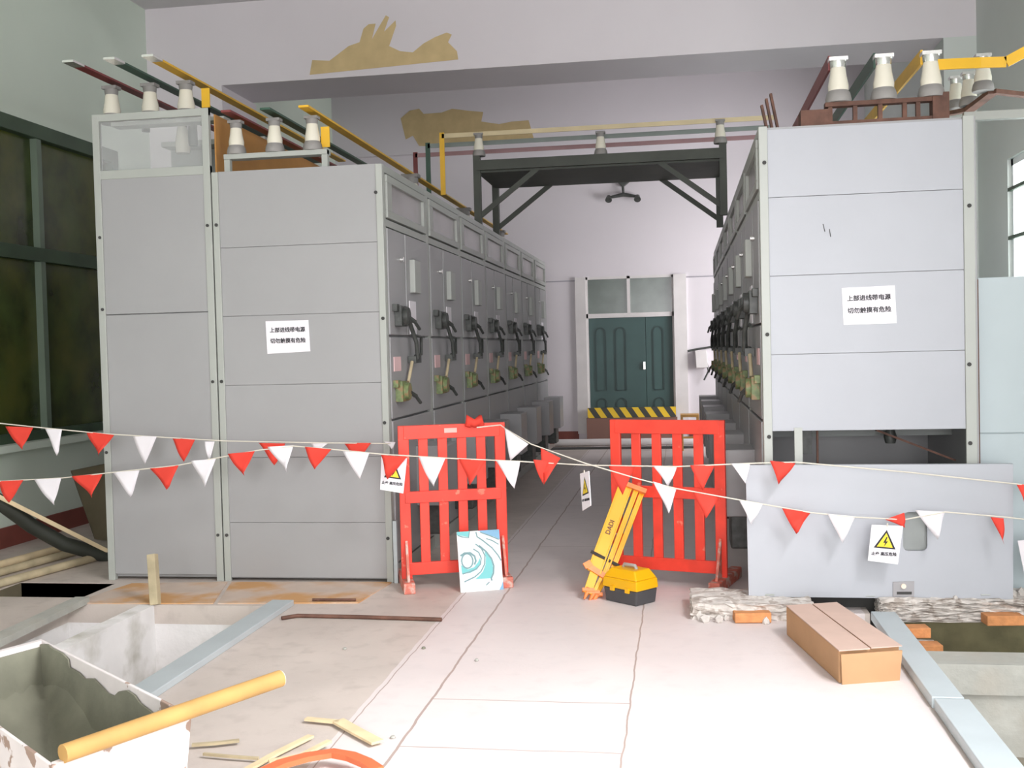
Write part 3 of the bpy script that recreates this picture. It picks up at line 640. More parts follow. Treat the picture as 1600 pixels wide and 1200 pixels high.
build('case', MB().prism([P(1086, 548, Y=YE-.16), P(1104, 547, Y=YE-.16), P(1106, 574, Y=YE-.16), P(1088, 575, Y=YE-.16)], (0, .16, 0)), frame_w, EB, .005)
build('conduit', MB().tube([P(1058, 552, Y=YE-.03), P(1086, 546, Y=YE-.03), P(1112, 542, Y=YE-.03)], .016, 8), mech, EB)
build('cable', MB().tube([P(1104, 566, Y=YE-.1), P(1107, 580, Y=YE-.1), P(1100, 594, Y=YE-.1)], .014, 8), mech, EB)
ST = thing('stool', (.1, 16.2, 0), 'small orange wooden stool standing right of the flood board', 'stool')
sa, sb = P(1063, 648, Y=16.2), P(1092, 648, Y=16.2); zs_ = sa.z
build('seat', B(sa.x, sb.x, 16.05, 16.35, zs_-.03, zs_+.01), stool_m, ST, .004)
for x in (sa.x+.02, sb.x-.02):
    for y in (16.08, 16.32): build('leg', B(x-.018, x+.018, y-.018, y+.018, 0, zs_-.03), stool_m, ST)
build('stretcher', B(sa.x+.02, sb.x-.02, 16.07, 16.09, .18, .21), stool_m, ST)

# ------------------------------------------------------------------ red fences
def fence(footL, footR, label, back=.16):
    a, b = Vector(footL), Vector(footR); d = (b-a).normalized(); n = Vector((-d.y, d.x, 0))
    o = thing('safety_fence', (a+b)/2+n*back, label, 'fence', 'red safety fences closing the aisle')
    a2, b2 = a+n*back, b+n*back; w = (b2-a2).length; H = 1.07
    def at(u, z, off=0): return a2+d*u+n*off+Vector((0, 0, z))
    for u in (0, w): build('post', MB().bar(at(u, .06), at(u, H), .03, .07, d), red_f, o, .004)
    for z, h in ((H-.045, .09), (.6, .075), (.13, .08)): build('rail', MB().bar(at(0, z, -.004), at(w, z, -.004), .03, h), red_f, o, .003)
    for k in range(1, 5): build('slat', MB().bar(at(w*k/5, .13, .006), at(w*k/5, H-.04, .006), .022, .062, d), red_f, o, .003)
    for u in (0, w):
        f_ = build('foot', MB().bar(at(u, .035, -back-.02), at(u, .035, back+.18), .075, .07), red_worn, o, .006)
        build('gusset', MB().prism([at(u-.008, .07, -.14), at(u-.008, .32, -.03), at(u-.008, .07, -.03)], d*.016), red_worn, f_)
    return o, at, w
fo1, at1, w1_ = fence(P(640, 928, Z=0), P(793, 918, Z=0), 'red slatted safety fence with a blue patterned board leaning on it')
build('maker_plate', MB().bar(at1(w1_*.42, 1.03, -.021), at1(w1_*.55, 1.03, -.021), .003, .03), mat('pale_red_plate', (.8, .45, .4), .5), fo1)
fr2 = P(1117, 928, Z=0); d2 = Vector((.956, -.29, 0)); fo2, at2, w2_ = fence(fr2-d2*.70, fr2, 'red slatted safety fence behind the yellow tripod', .18)
# knotted cloth on the left fence
build('knotted_cloth', MB().tube([at1(w1_*.66, 1.05, -.04), at1(w1_*.68, 1.09, -.03), at1(w1_*.73, 1.07, -.05), at1(w1_*.78, 1.09, -.03), at1(w1_*.81, 1.05, -.03)], [.02, .045, .03, .04, .02], 8), flag_r, label='red cloth knot tied on the top rail of the left fence', category='cloth')

# blue patterned board
b0, b1 = P(720, 926, Z=0.0), P(787, 921, Z=0.0)
dd = (b1-b0).normalized(); nn = Vector((dd.y, -dd.x, 0)); tl = P(715, 838, Y=b0.y+.1)
hgt = .375; lean = .1; up = (Vector((0, 0, hgt))-nn*lean)
BD = thing('patterned_board', (b0+b1)/2, 'blue and white swirl-patterned board leaning on the left red fence', 'board')
wbd = (b1-b0).length
def bp(u, v, off=0): return b0+dd*(wbd*u)+up*(1-v)+(dd.cross(up).normalized())*(off)
sgn = dd.cross(up).normalized(); sg = 1 if sgn.y < 0 else -1
def bq(u, v, off=0): return b0+dd*(wbd*u)+up*(1-v)+sgn*sg*off
build('board', MB().prism([bq(0, 1), bq(1, 1), bq(1, 0), bq(0, 0)], -sgn*sg*.015), whitep, BD)
def shape(name, pts, m_, off): build(name, MB().prism([bq(u, v, off) for u, v in pts], sgn*sg*.0006), m_, BD)
shape('teal_print', [(.62, .35), (.72, .42), (.78, .52), (.79, .65), (.74, .8), (.35, .8), (.45, .75), (.55, .68), (.62, .57), (.64, .45)], teal, .0006)
shape('teal_print', [(.05, .55), (.1, .58), (.2, .63), (.35, .6), (.45, .52), (.5, .45), (.5, .55), (.42, .64), (.25, .69), (.06, .7)], teal, .0006)
shape('blue_print', [(.5, .0), (1, 0), (1, .17), (.88, .12), (.68, .07)], bluep, .0006)
shape('blue_print', [(1, .86), (1, 1), (.9, 1), (.96, .93)], bluep, .0006)
shape('teal_print', [(0, 0), (.3, 0), (.28, .1), (0, .05)], teal, .0006)
shape('pink_print', [(.14, .82), (.72, .82), (.7, .87), (.14, .87)], pinkl, .0008)
def curve(pts, w): build('grey_line', MB().ribbon([bq(u, v, .0012) for u, v in pts], w*1.35, sgn*sg, .0006), greyl, BD)
curve([(.2+.13*math.cos(t), .49+.12*math.sin(t)) for t in [k*math.pi/10 for k in range(21)]], .007)
curve([(.05, .4), (.15, .36), (.28, .36), (.38, .42), (.4, .5), (.36, .56)], .009)
curve([(.36, .3), (.48, .36), (.53, .46), (.5, .56), (.4, .63), (.25, .67), (.07, .7)], .006)
curve([(.42, .22), (.55, .3), (.62, .42), (.6, .56), (.5, .68), (.35, .76), (.1, .83)], .006)
curve([(.5, .25), (.66, .36), (.77, .48), (.81, .6), (.79, .72), (.73, .8), (.74, .84)], .008)
curve([(.45, .02), (.47, .1), (.6, .17), (.8, .3), (.93, .43), (.99, .52)], .006)
curve([(.3, .0), (.27, .11), (.12, .09), (.02, .06)], .005)
curve([(.55, .03), (.75, .09), (.98, .17)], .005); curve([(.68, .14), (.82, .18), (.96, .25)], .005)
curve([(.6, .91), (.68, .86)], .005)

# yellow tripod leaning on the right fence
tb0, tt0 = P(918, 938, Z=.0), P(985, 757, Y=7.02)
TR = thing('folded_tripod', tb0, 'folded bright yellow surveying tripod leaning on the right fence', 'tripod')
ax = (tt0-tb0); Lt = ax.length; ax.normalize(); vw = Vector((0, 0, EYE))-(tb0+tt0)/2; sd = ax.cross(vw).normalized(); fw = sd.cross(ax).normalized()
if sd.dot(CR) < 0: sd = -sd
if fw.dot(vw) < 0: fw = -fw
def tp(l, s_, f_=0): return tb0+ax*(Lt*l)+sd*s_+fw*f_
for k, (s0, w_, f_) in enumerate(((-.026, .088, 0), (.048, .03, -.005), (.088, .03, -.02))):
    lg = MB(); lg.bar(tp(.22, s0*.9, f_), tp(.985, s0, f_), .022, w_, sd); lg.bar(tp(.22, s0*.9-w_*.5+.004, f_+.01), tp(.985, s0-w_*.5+.004, f_+.01), .012, .01, sd); lg.bar(tp(.22, s0*.9+w_*.5-.004, f_+.01), tp(.985, s0+w_*.5-.004, f_+.01), .012, .01, sd)
    L_ = build('leg', lg, trip_y, TR, .002)
    build('lower_leg', MB().bar(tp(.05, s0*.45-.004, f_), tp(.3, s0*.85, f_-.004), .018, w_*.62 if k == 0 else .024, sd), trip_y, L_, .002)
    build('foot_spike', MB().tube([tp(.09, s0*.55-.004, f_), tp(0.0, s0*.45-.01, f_)], [.02, .006], 8), trip_o, L_)
    build('foot_step', MB().bar(tp(.06, s0*.5-.04, f_), tp(.09, s0*.5+.03, f_), .02, .035, fw), trip_o, L_)
build('strap', MB().bar(tp(.36, -.085, .018), tp(.34, .11, .0), .006, .02, ax), strap, TR); build('clamp', MB().bar(tp(.25, -.085, .012), tp(.21, .095, .0), .02, .035, ax), trip_o, TR)
build('clamp', MB().bar(tp(.27, -.09, .012), tp(.24, -.06, .012), .02, .05, sd), trip_o, TR)
build('head_plate', MB().bar(tp(.98, -.07, 0), tp(.98, .11, 0), .06, .03, ax), trip_o, TR)
text('lettering', 'DADI', tp(.6, -.026, .0125), ax, -sd if ax.cross(-sd).dot(fw) > 0 else sd, .042, rust, TR)

# instrument case
c0, c1, c2 = P(953, 940, Z=0), P(995, 949, Z=0), P(1027, 941, Z=0)
e1 = (c0-c1); e2 = (c2-c1); e1 = e1.normalized()*.27; e2 = (e2-e1*(e2.dot(e1)/e1.length_squared)).normalized()*.19
CS = thing('instrument_case', c1+e1/2+e2/2, 'plastic instrument case with yellow lid and charcoal base beside the tripod', 'case')
def cs(u, v, z): return c1+e1*u+e2*v+Vector((0, 0, z))
def quad(i, z): return [cs(i, i, z), cs(1-i, i, z), cs(1-i, 1-i, z), cs(i, 1-i, z)]
build('base', MB().hexa(quad(.04, 0), quad(0, .09)), case_k, CS, .008)
build('lid', MB().hexa(quad(-.02, .09), quad(.0, .15)), case_y, CS, .006); build('lid_top', MB().hexa(quad(0.0, .15), quad(.14, .205)), case_y, CS, .008)
build('handle', MB().tube([cs(.3, .5, .2), cs(.34, .5, .222), cs(.66, .5, .222), cs(.7, .5, .2)], .011, 8), mat('grey_handle', (.4, .38, .36), .5), CS)
for v in (.25, .7): build('latch', MB().bar(cs(v, -.04, .075), cs(v, -.04, .105), .03, .012, e2), case_y, CS)

# ------------------------------------------------------------------ buntings
def pennant(root, pts, m_, Y0, dy=.0, seed=0):
    rnd = random.Random(seed); (ax_, ay_), (bx_, by_), (tx, ty) = pts; A = P(ax_, ay_, Y=Y0); Bq = P(bx_, by_, Y=Y0); Tt = P(tx, ty, Y=Y0+dy)
    n = 7; ph = rnd.uniform(0, 6); amp = rnd.uniform(.008, .022); mb = MB(); vs = []; idx = {}
    for side in (0, 1):
        for i in range(n+1):
            for j in range(n+1-i):
                v = i/n; u = 0 if i == n else j/(n-i); p = (A.lerp(Bq, u)).lerp(Tt, v)
                p = p+Vector((math.sin(v*3+ph)*.35*amp*v, math.sin(v*4.5+ph+u*2.5)*amp*(.2+v)+side*.0015, 0)); idx[(side, i, j)] = len(vs); vs.append(p)
    fs = []
    for side in (0, 1):
        for i in range(n):
            for j in range(n-i):
                a, b, c = idx[(side, i, j)], idx[(side, i, j+1)], idx[(side, i+1, j)]; fs.append((a, b, c) if side else (c, b, a))
                if j < n-i-1: d = idx[(side, i+1, j+1)]; fs.append((b, d, c) if side else (c, d, b))
    for i in range(n):
        for e in ((idx[(0, i, 0)], idx[(0, i+1, 0)], idx[(1, i+1, 0)], idx[(1, i, 0)]), (idx[(0, i, n-i)], idx[(1, i, n-i)], idx[(1, i+1, n-i-1)], idx[(0, i+1, n-i-1)])): fs.append(e)
    mb.add(vs, fs, True)
    build('red_pennant' if m_ is flag_r else 'white_pennant', mb, m_, root)
def bunting(label, cord, flags, group='strings of red and white pennants'):
    pts = [P(x, y, Y=Y) for x, y, Y in cord]
    o = thing('bunting', pts[len(pts)//2], label, 'bunting', group)
    build('cord', MB().tube(pts, .004, 6), cord_m, o)
    for k, (a, b, t, c) in enumerate(flags):
        px = (a[0]+b[0])/2; Y = cord[0][2]
        for (x0, y0, Y0), (x1, y1, Y1) in zip(cord[:-1], cord[1:]):
            if x0 <= px <= x1: Y = Y0+(Y1-Y0)*(px-x0)/(x1-x0)
        pennant(o, (a, b, t), flag_r if c == 'r' else flag_w, Y-.005, 0, k*7+int(px))
    return o
bunting('upper string of pennants crossing the left cabinets, ending at their corner', [(-60, 655, 6.6), (52, 667, 6.65), (165, 678, 6.7), (350, 689, 6.8), (500, 692, 6.9), (612, 693, 6.98)], [
 ((8, 666), (52, 668), (33, 703), 'r'), ((70, 670), (97, 671), (90, 712), 'w'), ((135, 674), (178, 680), (152, 713), 'r'), ((207, 681), (245, 682), (226, 726), 'w'), ((269, 684), (305, 687), (287, 722), 'r'),
 ((320, 690), (335, 690), (325, 730), 'w'), ((404, 692), (446, 693), (430, 727), 'r'), ((485, 692), (512, 693), (492, 708), 'w'), ((537, 692), (580, 692), (558, 722), 'r'), ((600, 690), (618, 691), (613, 702), 'w')])
YBn = 6.52
bunting('lower left string of pennants running straight across the cabinets and both fences', [(-60, 756, YBn), (0, 752, YBn), (96, 747, YBn), (160, 740, YBn), (279, 727, YBn), (337, 716, YBn), (400, 704, YBn), (458, 697, YBn), (518, 702, YBn), (600, 710, YBn), (700, 716, YBn), (813, 721, YBn), (920, 727, YBn), (1058, 729, 6.4), (1172, 724, 6.33), (1243, 722, 6.3), (1420, 738, 6.3), (1640, 762, 6.3)], [
 ((-5, 752), (37, 750), (14, 786), 'r'), ((53, 749), (96, 747), (83, 790), 'w'), ((112, 744), (160, 740), (142, 778), 'r'), ((176, 738), (218, 735), (205, 777), 'w'), ((234, 732), (279, 727), (262, 765), 'r'), ((298, 720), (337, 717), (320, 761), 'w'),
 ((356, 709), (398, 705), (379, 744), 'r'), ((418, 698), (458, 696), (446, 738), 'w'), ((476, 698), (518, 702), (491, 734), 'r'), ((535, 705), (577, 708), (562, 749), 'w'), ((595, 711), (636, 714), (607, 749), 'r'), ((654, 714), (696, 716), (677, 761), 'w'),
 ((717, 717), (760, 719), (733, 758), 'r'), ((775, 720), (813, 721), (805, 764), 'w'), ((833, 718), (858, 720), (848, 757), 'r'), ((951, 728), (993, 729), (972, 774), 'r'), ((1020, 728), (1058, 729), (1045, 760), 'w'), ((1078, 727), (1117, 727), (1098, 767), 'r'), ((1142, 724), (1172, 725), (1166, 756), 'w'),
 ((1203, 720), (1243, 724), (1218, 757), 'r'), ((1588, 756), (1620, 759), (1602, 785), 'r')])
bunting('string of pennants tied to the left fence top and sloping down across the leaning sheet', [(745, 668, 6.72), (782, 664, 6.74), (790, 670, 6.7), (830, 694, 6.55), (915, 724, 6.45), (1000, 749, 6.36), (1055, 763, 6.33), (1160, 782, 6.27), (1267, 801, 6.25), (1337, 808, 6.25), (1413, 812, 6.25), (1477, 800, 6.25), (1570, 808, 6.25), (1640, 816, 6.25)], [
 ((788, 669), (826, 694), (798, 720), 'w'), ((845, 700), (876, 716), (848, 758), 'r'), ((1020, 752), (1057, 764), (1044, 802), 'w'), ((1083, 769), (1124, 777), (1102, 810), 'r'), ((1155, 782), (1192, 787), (1175, 820), 'w'), ((1222, 794), (1267, 801), (1243, 835), 'r'), ((1293, 803), (1337, 807), (1315, 848), 'w'),
 ((1383, 812), (1413, 801), (1414, 824), 'r'), ((1430, 797), (1477, 800), (1463, 843), 'w'), ((1548, 808), (1568, 810), (1569, 850), 'r')])
# warning tags hanging from the strings
def warn(q, label, edge=False):
    o = thing('warning_tag', (q[2]+q[3])/2, label, 'warning sign', 'hanging warning tags')
    n = (q[1]-q[0]).cross(q[0]-q[3]).normalized()
    def at(u, v, off=0): return q[0].lerp(q[1], u).lerp(q[3].lerp(q[2], u), v)+n*off
    build('plate', MB().prism([at(0, 0), at(1, 0), at(1, 1), at(0, 1)], -n*.004), paper, o)
    build('black_triangle', MB().prism([at(.5, .12, .0008), at(.86, .62, .0008), at(.14, .62, .0008)], n*.0006), ink, o)
    build('yellow_triangle', MB().prism([at(.5, .2, .0018), at(.76, .58, .0018), at(.24, .58, .0018)], n*.0006), tag_y, o)
    build('lightning_bolt', MB().prism([at(*p, .0028) for p in ((.52, .3), (.43, .47), (.5, .46), (.47, .57), (.58, .42), (.51, .43), (.55, .31))], n*.0006), ink, o)
    rt = (q[1]-q[0]); text('writing', '止步 高压危险', at(.5, .77, .002), rt, n.cross(rt), rt.length*.13, ink, o)
    build('hang_loop', MB().tube([at(.5, .03), at(.5, -.06)], .004, 6), cord_m, o)
warn([P(596, 712, Y=6.56), P(636, 716, Y=6.56), P(630, 771, Y=6.55), P(594, 765, Y=6.55)], 'warning tag hanging half behind a red pennant at the left cabinet corner')
warn([P(906, 740, Y=6.50), P(920, 736, Y=6.40), P(923, 790, Y=6.40), P(910, 798, Y=6.50)], 'narrow-looking turned warning tag hanging over the middle of the aisle')
warn([P(1362, 820, Y=6.23), P(1411, 822, Y=6.23), P(1403, 882, Y=6.24), P(1356, 876, Y=6.24)], 'warning tag with yellow triangle hanging before the leaning sheet')
warn([P(1590, 845, Y=6.3), P(1640, 840, Y=6.2), P(1650, 905, Y=6.2), P(1602, 905, Y=6.3)], 'white warning tag cut off by the right edge of the view')

# ------------------------------------------------------------------ right foreground
CB = thing('cardboard_box', P(1320, 1030, Z=0), 'long closed cardboard box lying on the floor by the right trench', 'box')
b1_, b2_, b3_, b4_ = P(1311, 1068, Z=0), P(1406, 1061, Z=0), P(1300, 985, Z=0), P(1229, 992, Z=0)
ex = (b2_-b1_); ey = (b4_-b1_); hz = .152; ez = Vector((0, 0, hz)); b3_ = b4_+ex*.97
q0 = [b1_, b2_, b3_, b4_]
build('carton', MB().hexa(q0, [p+ez for p in q0]), card, CB, .006)
tz = ez+Vector((0, 0, .002)); mid0, mid1 = (b1_+b2_)/2, (b3_+b4_)/2; g = ex*.015
build('flap', MB().prism([b1_+tz-ex*.02-ey*.03, mid0+tz-g-ey*.03, mid1+tz-g, b4_+tz], (0, 0, .005)), card_t, CB)
build('flap', MB().prism([mid0+tz+g-ey*.02, b2_+tz+ex*.02-ey*.02, b3_+tz, mid1+tz+g], (0, 0, .005)), card_t, CB)
build('end_flap', MB().prism([b1_-ey*.012+ex*.03, b2_-ey*.012-ex*.03, b2_-ey*.03+ez*.93, b1_-ey*.03+ez*.93], -ey*.012), card, CB)
def channel(a, b, w, h, name, label, m_=galv):
    a, b = Vector(a), Vector(b); o = build(name, MB().bar(a+Vector((0, 0, h/2)), b+Vector((0, 0, h/2)), w, h), m_, bevel=.004, label=label, category='steel channel'); return o
channel((1.075, 6.2, 0), (1.075, 4.72, 0), .13, .05, 'steel_channel', 'farther grey-blue steel channel lying along the right trench edge')
channel((1.085, 4.70, 0), (1.085, 2.3, 0), .14, .05, 'steel_channel', 'nearer grey-blue steel channel lying along the right trench edge')
channel((-2.47, 6.38, 0), (-2.47, 4.5, 0), .14, .035, 'steel_channel', 'flat grey steel channel along the right edge of the left trench')
# broken concrete plinth and rubble
def rough(x0, x1, y0, y1, z0, z1, amp, seed, step=.05):
    rnd = random.Random(seed); bm = bmesh.new(); nx = max(2, int((x1-x0)/step)); ny = max(2, int((y1-y0)/step)); nz = max(2, int((z1-z0)/step))
    bmesh.ops.create_cube(bm, size=1)
    bmesh.ops.subdivide_edges(bm, edges=bm.edges[:], cuts=max(nx, 3) if nx < 30 else 30, use_grid_fill=True)
    mb = MB()
    for v in bm.verts:
        v.co = Vector((x0+(v.co.x+.5)*(x1-x0)+rnd.uniform(-amp, amp), y0+(v.co.y+.5)*(y1-y0)+rnd.uniform(-amp, amp)*1.2, z0+(v.co.z+.5)*(z1-z0)+rnd.uniform(-amp, amp)*.6*(v.co.z > -.4)))
    bm.verts.index_update(); mb.add([v.co.copy() for v in bm.verts], [tuple(v.index for v in f.verts) for f in bm.faces]); bm.free(); return mb
struct('trim_15', rough(.03, .70, 6.16, 6.56, -.06, .09, .012, 3), blob, 'broken pale concrete plinth edge under the leaning sheet, left of the gap', 'broken plinth')
struct('trim_16', rough(1.09, 2.83, 6.32, 6.62, -.035, .09, .016, 4), blob, 'broken pale concrete plinth edge under the leaning sheet, right of the gap', 'broken plinth')
struct('trim_17', B(1.03, XE, 6.55, 6.6, -.9, .0), mat('dark_brown_pit_wall', (.22, .2, .11), .95, var=.35, scale=5, bump=.6, bscale=12), 'dark brown back wall of the right floor trench', 'trench wall')  # mottled dark green-brown colour on the trench back wall
struct('trim_18', B(.70, 1.09, 6.5, 6.62, -.44, .1), dark, 'dark block painted as the shade in the plinth gap beneath the leaning sheet', 'trench')  # solid dark block, paints the shade of the hollow under the sheet
for i, (x, y, z, rz, lb) in enumerate(((.36, 6.13, .0, .05, 'orange brick lying half hidden left of the cardboard box'), (1.2, 6.12, -.07, .2, 'upper orange brick at the right trench corner'), (1.235, 6.0, -.13, -.1, 'lower orange brick at the right trench corner'), (1.72, 6.26, -.03, .1, 'orange brick set in the broken plinth above the right trench'))):
    o = build('brick', MB().bar((x-.1, y, z+.03), (x+.1, y+.02, z+.03), .1, .055), brick, label=lb, category='brick', bevel=.005, group='loose orange bricks')
build('trench_shelf', B(1.14, 1.36, 5.9, 6.3, -.9, -.13), blob, label='pale broken masonry pier under the bricks in the right trench', category='masonry')
rnd = random.Random(11)
for i in range(22):
    x = rnd.uniform(1.15, 2.6) if i > 9 else rnd.uniform(.05, .65); y = rnd.uniform(6.18, 6.32) if i > 9 else rnd.uniform(6.08, 6.16); r_ = rnd.uniform(.015, .035)
    bm = bmesh.new(); bmesh.ops.create_icosphere(bm, subdivisions=1, radius=r_)
    for v in bm.verts: v.co *= rnd.uniform(.7, 1.25)
    mb = MB(); zz = .09+r_*.4 if i > 9 else r_*.5
    if i > 9: y += .15
    bm.verts.index_update(); mb.add([v.co+Vector((x, y, zz)) for v in bm.verts], [tuple(v.index for v in f.verts) for f in bm.faces]); bm.free()
    build('rubble_chip', mb, blob, label='small pale chip of rubble %s' % ('on the broken plinth right of the gap' if i > 9 else 'at the foot of the left broken plinth'), category='rubble', group='rubble chips right' if i > 9 else 'rubble chips left')

# ------------------------------------------------------------------ left foreground
# wooden stake
o = build('wooden_stake', MB().bar(P(243, 945, Z=0), P(238, 866, Y=6.42), .055, .05, (0, 1, 0)), wood_o, bevel=.004, label='short upright wooden stake before the tall left cabinet', category='wooden stake')
# stained cover boards
def flat(name, pts, m_, t, label, cat, z=0, **k): return build(name, MB().prism([P(a, b, Z=z) for a, b in pts], (0, 0, t)), m_, label=label, category=cat, **k)
flat('cover_board', [(112, 944), (206, 913), (355, 911), (333, 944)], ply, .008, 'orange-stained cover board on the floor before the tall left cabinet', 'cover board')
flat('cover_board', [(340, 944), (362, 911), (612, 911), (560, 943)], ply, .008, 'long brown-stained cover board before the near left cabinet', 'cover board')
flat('concrete_kerb', [(0, 1012), (0, 998), (118, 942), (140, 942)], conc, .04, 'narrow pale concrete kerb at the far left trench edge', 'kerb')
build('steel_rod', MB().tube([P(440, 966, Z=.012), P(465, 962, Z=.012), P(560, 964, Z=.012), P(690, 968, Z=.012)], .012, 8), rust, label='thin rusty steel rod lying on the floor', category='rod')
build('steel_rod', MB().tube([P(488, 937, Z=.02), P(556, 937, Z=.02)], .008, 8), rust, label='short rusty rod on the brown cover board', category='rod')
# poles by the left wall
for i, ((a, b), (c, d_), lb) in enumerate((((-40, 893), (112, 852), 'upper pale wooden pole on the floor along the left wall'), ((-40, 905), (118, 862), 'middle pale wooden pole on the floor along the left wall'), ((-40, 922), (160, 868), 'lower pale wooden pole on the floor along the left wall'))):
    build('wooden_pole', MB().tube([P(a, b, Z=.03+.0*i), P(c, d_, Z=.03)], .03, 10), wood_o if i else wood_p, label=lb, category='wooden pole', group='wooden poles by the left wall')
hp = [P(-60, 745, Y=7.0), P(0, 785, Y=7.2), P(50, 822, Y=7.4), P(100, 850, Y=7.55), P(165, 868, Y=7.75), P(200, 885, Y=7.9)]
build('rubber_hose', MB().tube(hp, .055, 14), rubber, label='thick black hose curving down to the floor at the left', category='hose')
build('wooden_strip', MB().bar(P(-10, 772, Y=7.1), P(90, 822, Y=7.45), .03, .03).bar(P(90, 822, Y=7.45), P(172, 863, Y=7.75), .03, .03), wood_p, label='thin pale wooden strip lying along the black hose', category='wooden strip')
q = [P(112, 736, Y=8.9), P(180, 722, Y=8.7), P(180, 862, Y=8.5), P(150, 852, Y=8.6)]
q[2].z = q[3].z = .01
build('leaning_board', MB().hexa([q[3], q[2], q[2]+Vector((-.03, .03, 0)), q[3]+Vector((-.03, .03, 0))], [q[0], q[1], q[1]+Vector((-.03, .03, 0)), q[0]+Vector((-.03, .03, 0))]), brownb, label='dark brown board leaning in the gap left of the tall cabinet', category='board')

# mortar trough at the lower left corner
zr = .45
Bk, Rt, Ft = P(65, 998, Z=zr), P(300, 1115, Z=zr), P(80, 1197, Z=zr); Lf = Ft+(Bk-Rt)
TG = thing('mortar_trough', (Bk+Ft)/2-Vector((0, 0, zr)), 'peeling white wooden mortar trough with a pole across it at the lower left', 'trough')
cen = (Bk+Rt+Ft+Lf)/4
def lowq(p, z, k=.9): r = cen+(p-cen)*k; return Vector((r.x, r.y, z))
th = .025
rim = [Bk, Rt, Ft, Lf]
for i in range(4):
    a, b = rim[i], rim[(i+1) % 4]; inn = lambda p: (cen-p).normalized()*th*1.4
    build('side_board', MB().hexa([lowq(a, .02), lowq(b, .02), lowq(b, .02)+inn(b), lowq(a, .02)+inn(a)], [a, b, b+inn(b), a+inn(a)]), peel, TG, .003)
build('bottom_board', MB().prism([lowq(p, 0, .9) for p in rim], (0, 0, .03)), peel, TG)
def onpl(x, y, a, b, c, k=.0):
    n_ = (b-a).cross(c-a).normalized(); v = CD*F+CR*(x-800)-CU*(y-600); e = Vector((0, 0, EYE)); n_ = n_ if n_.dot(cen-a) > 0 else -n_
    return e+v*(((a+n_*k)-e).dot(n_)/v.dot(n_))
ia, ib, ic = Bk+(cen-Bk).normalized()*th*1.4, Rt+(cen-Rt).normalized()*th*1.4, lowq(Rt, .02)+(cen-Rt).normalized()*th*1.4
rag = [(76, 1006), (82, 1012), (98, 1020), (108, 1030), (110, 1042), (124, 1050), (134, 1060), (148, 1060), (160, 1072), (170, 1083), (180, 1087), (187, 1080), (200, 1078), (212, 1086), (220, 1098), (236, 1110), (250, 1122)]
pr_ = [onpl(x, y, ia, ib, ic, .004) for x, y in rag]
nrm_ = (cen-(ia+ib)/2); nrm_.z = 0; nrm_.normalize()
low0, low1 = lowq(Bk, .05)+(cen-Bk).normalized()*th*1.6, lowq(Rt, .05)+(cen-Rt).normalized()*th*1.6
build('mortar_crust', MB().prism([ia-Vector((0, 0, .012))+nrm_*.004]+pr_+[low1.lerp(pr_[-1], .3), low1, low0], nrm_*.006), mortar, TG)
iL = Lf+(cen-Lf).normalized()*th*1.4
nl = (cen-(ia+iL)/2); nl.z = 0; nl.normalize(); ed = (ia-iL).normalized()*.022
build('mortar_crust', MB().prism([ia+ed-Vector((0, 0, .02))+nl*.004, iL-Vector((0, 0, .02))+nl*.004, lowq(Lf, .05)+(cen-Lf).normalized()*th*1.6+nl*.01, low0+ed+nl*.01], nl*.006), mortar, TG)
mk = MB(); rnd = random.Random(5); n = 14
def mort(u, v):
    p = rim[0].lerp(rim[1], u).lerp(rim[3].lerp(rim[2], u), v); e = max(abs(u-.5), abs(v-.5))*2
    z = .1+.2*max(0, e-.55)/.45+rnd.uniform(-.012, .012)+.04*math.sin(u*9)*math.cos(v*5); q = cen+(p-cen)*(.88+.07*((z-.02)/zr)); return Vector((q.x, q.y, z))
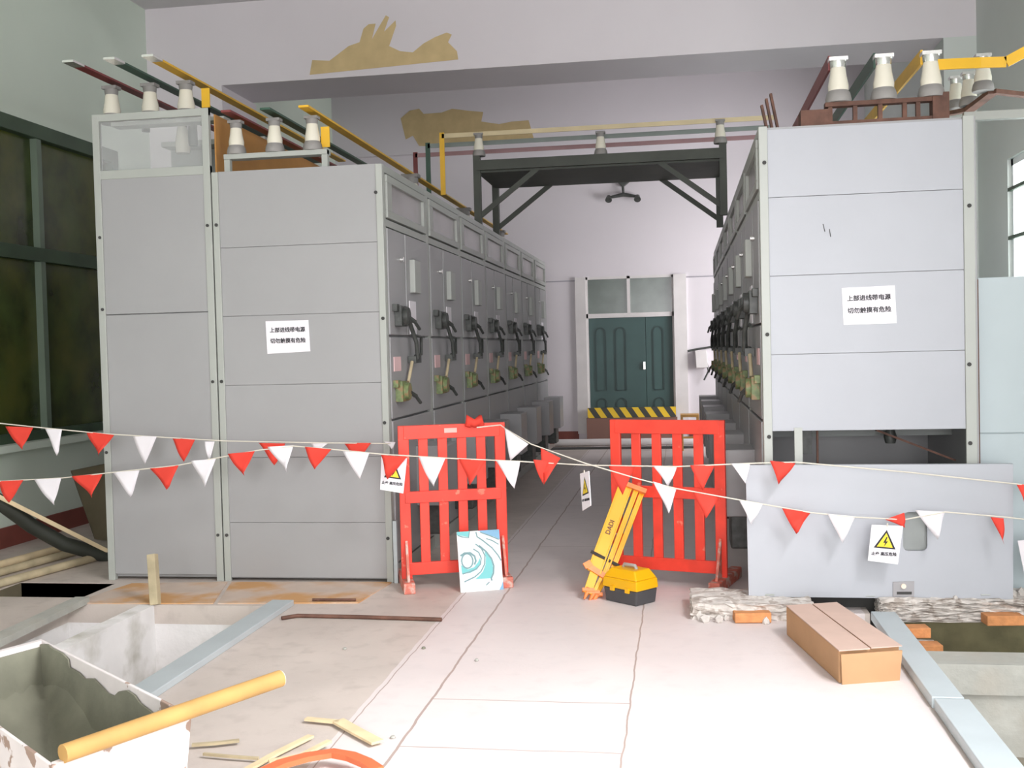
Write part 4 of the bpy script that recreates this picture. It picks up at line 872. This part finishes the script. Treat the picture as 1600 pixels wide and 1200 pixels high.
vs = [mort(i/n, j/n) for j in range(n+1) for i in range(n+1)]
mk.add(vs, [(j*n+j+i, j*n+j+i+1, (j+1)*(n+1)+i+1, (j+1)*(n+1)+i) for j in range(n) for i in range(n)], True)
build('mortar', mk, mortar, TG)
pa, pb = P(98, 1178, Z=zr+.02), P(438, 1060, Z=zr+.035)
PL = thing('round_pole', (pa+pb)/2, 'round yellow wooden pole resting on the trough rim', 'pole')
build('shaft', MB().tube([pa, (pa+pb)/2, pb], [.026, .027, .0275], 16), wood, PL); dv = (pb-pa).normalized()
build('cut_end', disc(MB(), pb, dv, .027, .002, 16), wood_end, PL)
# debris on the floor
def sliver(pts, w, label, m_=wood_p, lift=.012): build('wood_sliver', MB().ribbon([P(a, b, Z=lift) for a, b in pts], w, (0, 0, 1), .01), m_, label=label, category='wood scrap', group='wood scraps on the floor')
sliver([(300, 1166), (340, 1163), (374, 1159)], .02, 'short dark-ended wood scrap beside the trough', wood_o)
sliver([(318, 1180), (360, 1184), (404, 1187)], .012, 'thin grey wood scrap left of the crossed slivers', wood_o)
sliver([(384, 1206), (430, 1180), (486, 1152)], .03, 'long pale sliver pointing up to the right behind the orange hoop')
sliver([(420, 1192), (470, 1183), (515, 1160)], .025, 'bent pale sliver just above the orange hoop', lift=.024)
sliver([(478, 1125), (530, 1130)], .028, 'left short piece of the bent pale wood strip')
sliver([(528, 1128), (560, 1146), (590, 1162)], .055, 'right broad piece of the bent pale wood strip')
build('plastic_hoop', MB().ribbon([P(a, b, Z=.04) for a, b in ((410, 1212), (440, 1198), (480, 1187), (520, 1181), (548, 1186), (572, 1196), (590, 1208))], .05, (0, 0, 1), .02), hoop_m, label='orange-red plastic hoop at the bottom edge of the view', category='hoop')
for i, (x, y) in enumerate(((539, 1015), (662, 1014), (614, 1154), (745, 1033))):
    c = P(x, y, Z=0); build('pebble', MB().lathe([(.004, 0), (.012, .004), (.008, .011)], c, 8), conc if i != 1 else mortar, label='tiny pebble on the pale floor left of the aisle joint', category='pebble', group='pebbles on the floor')
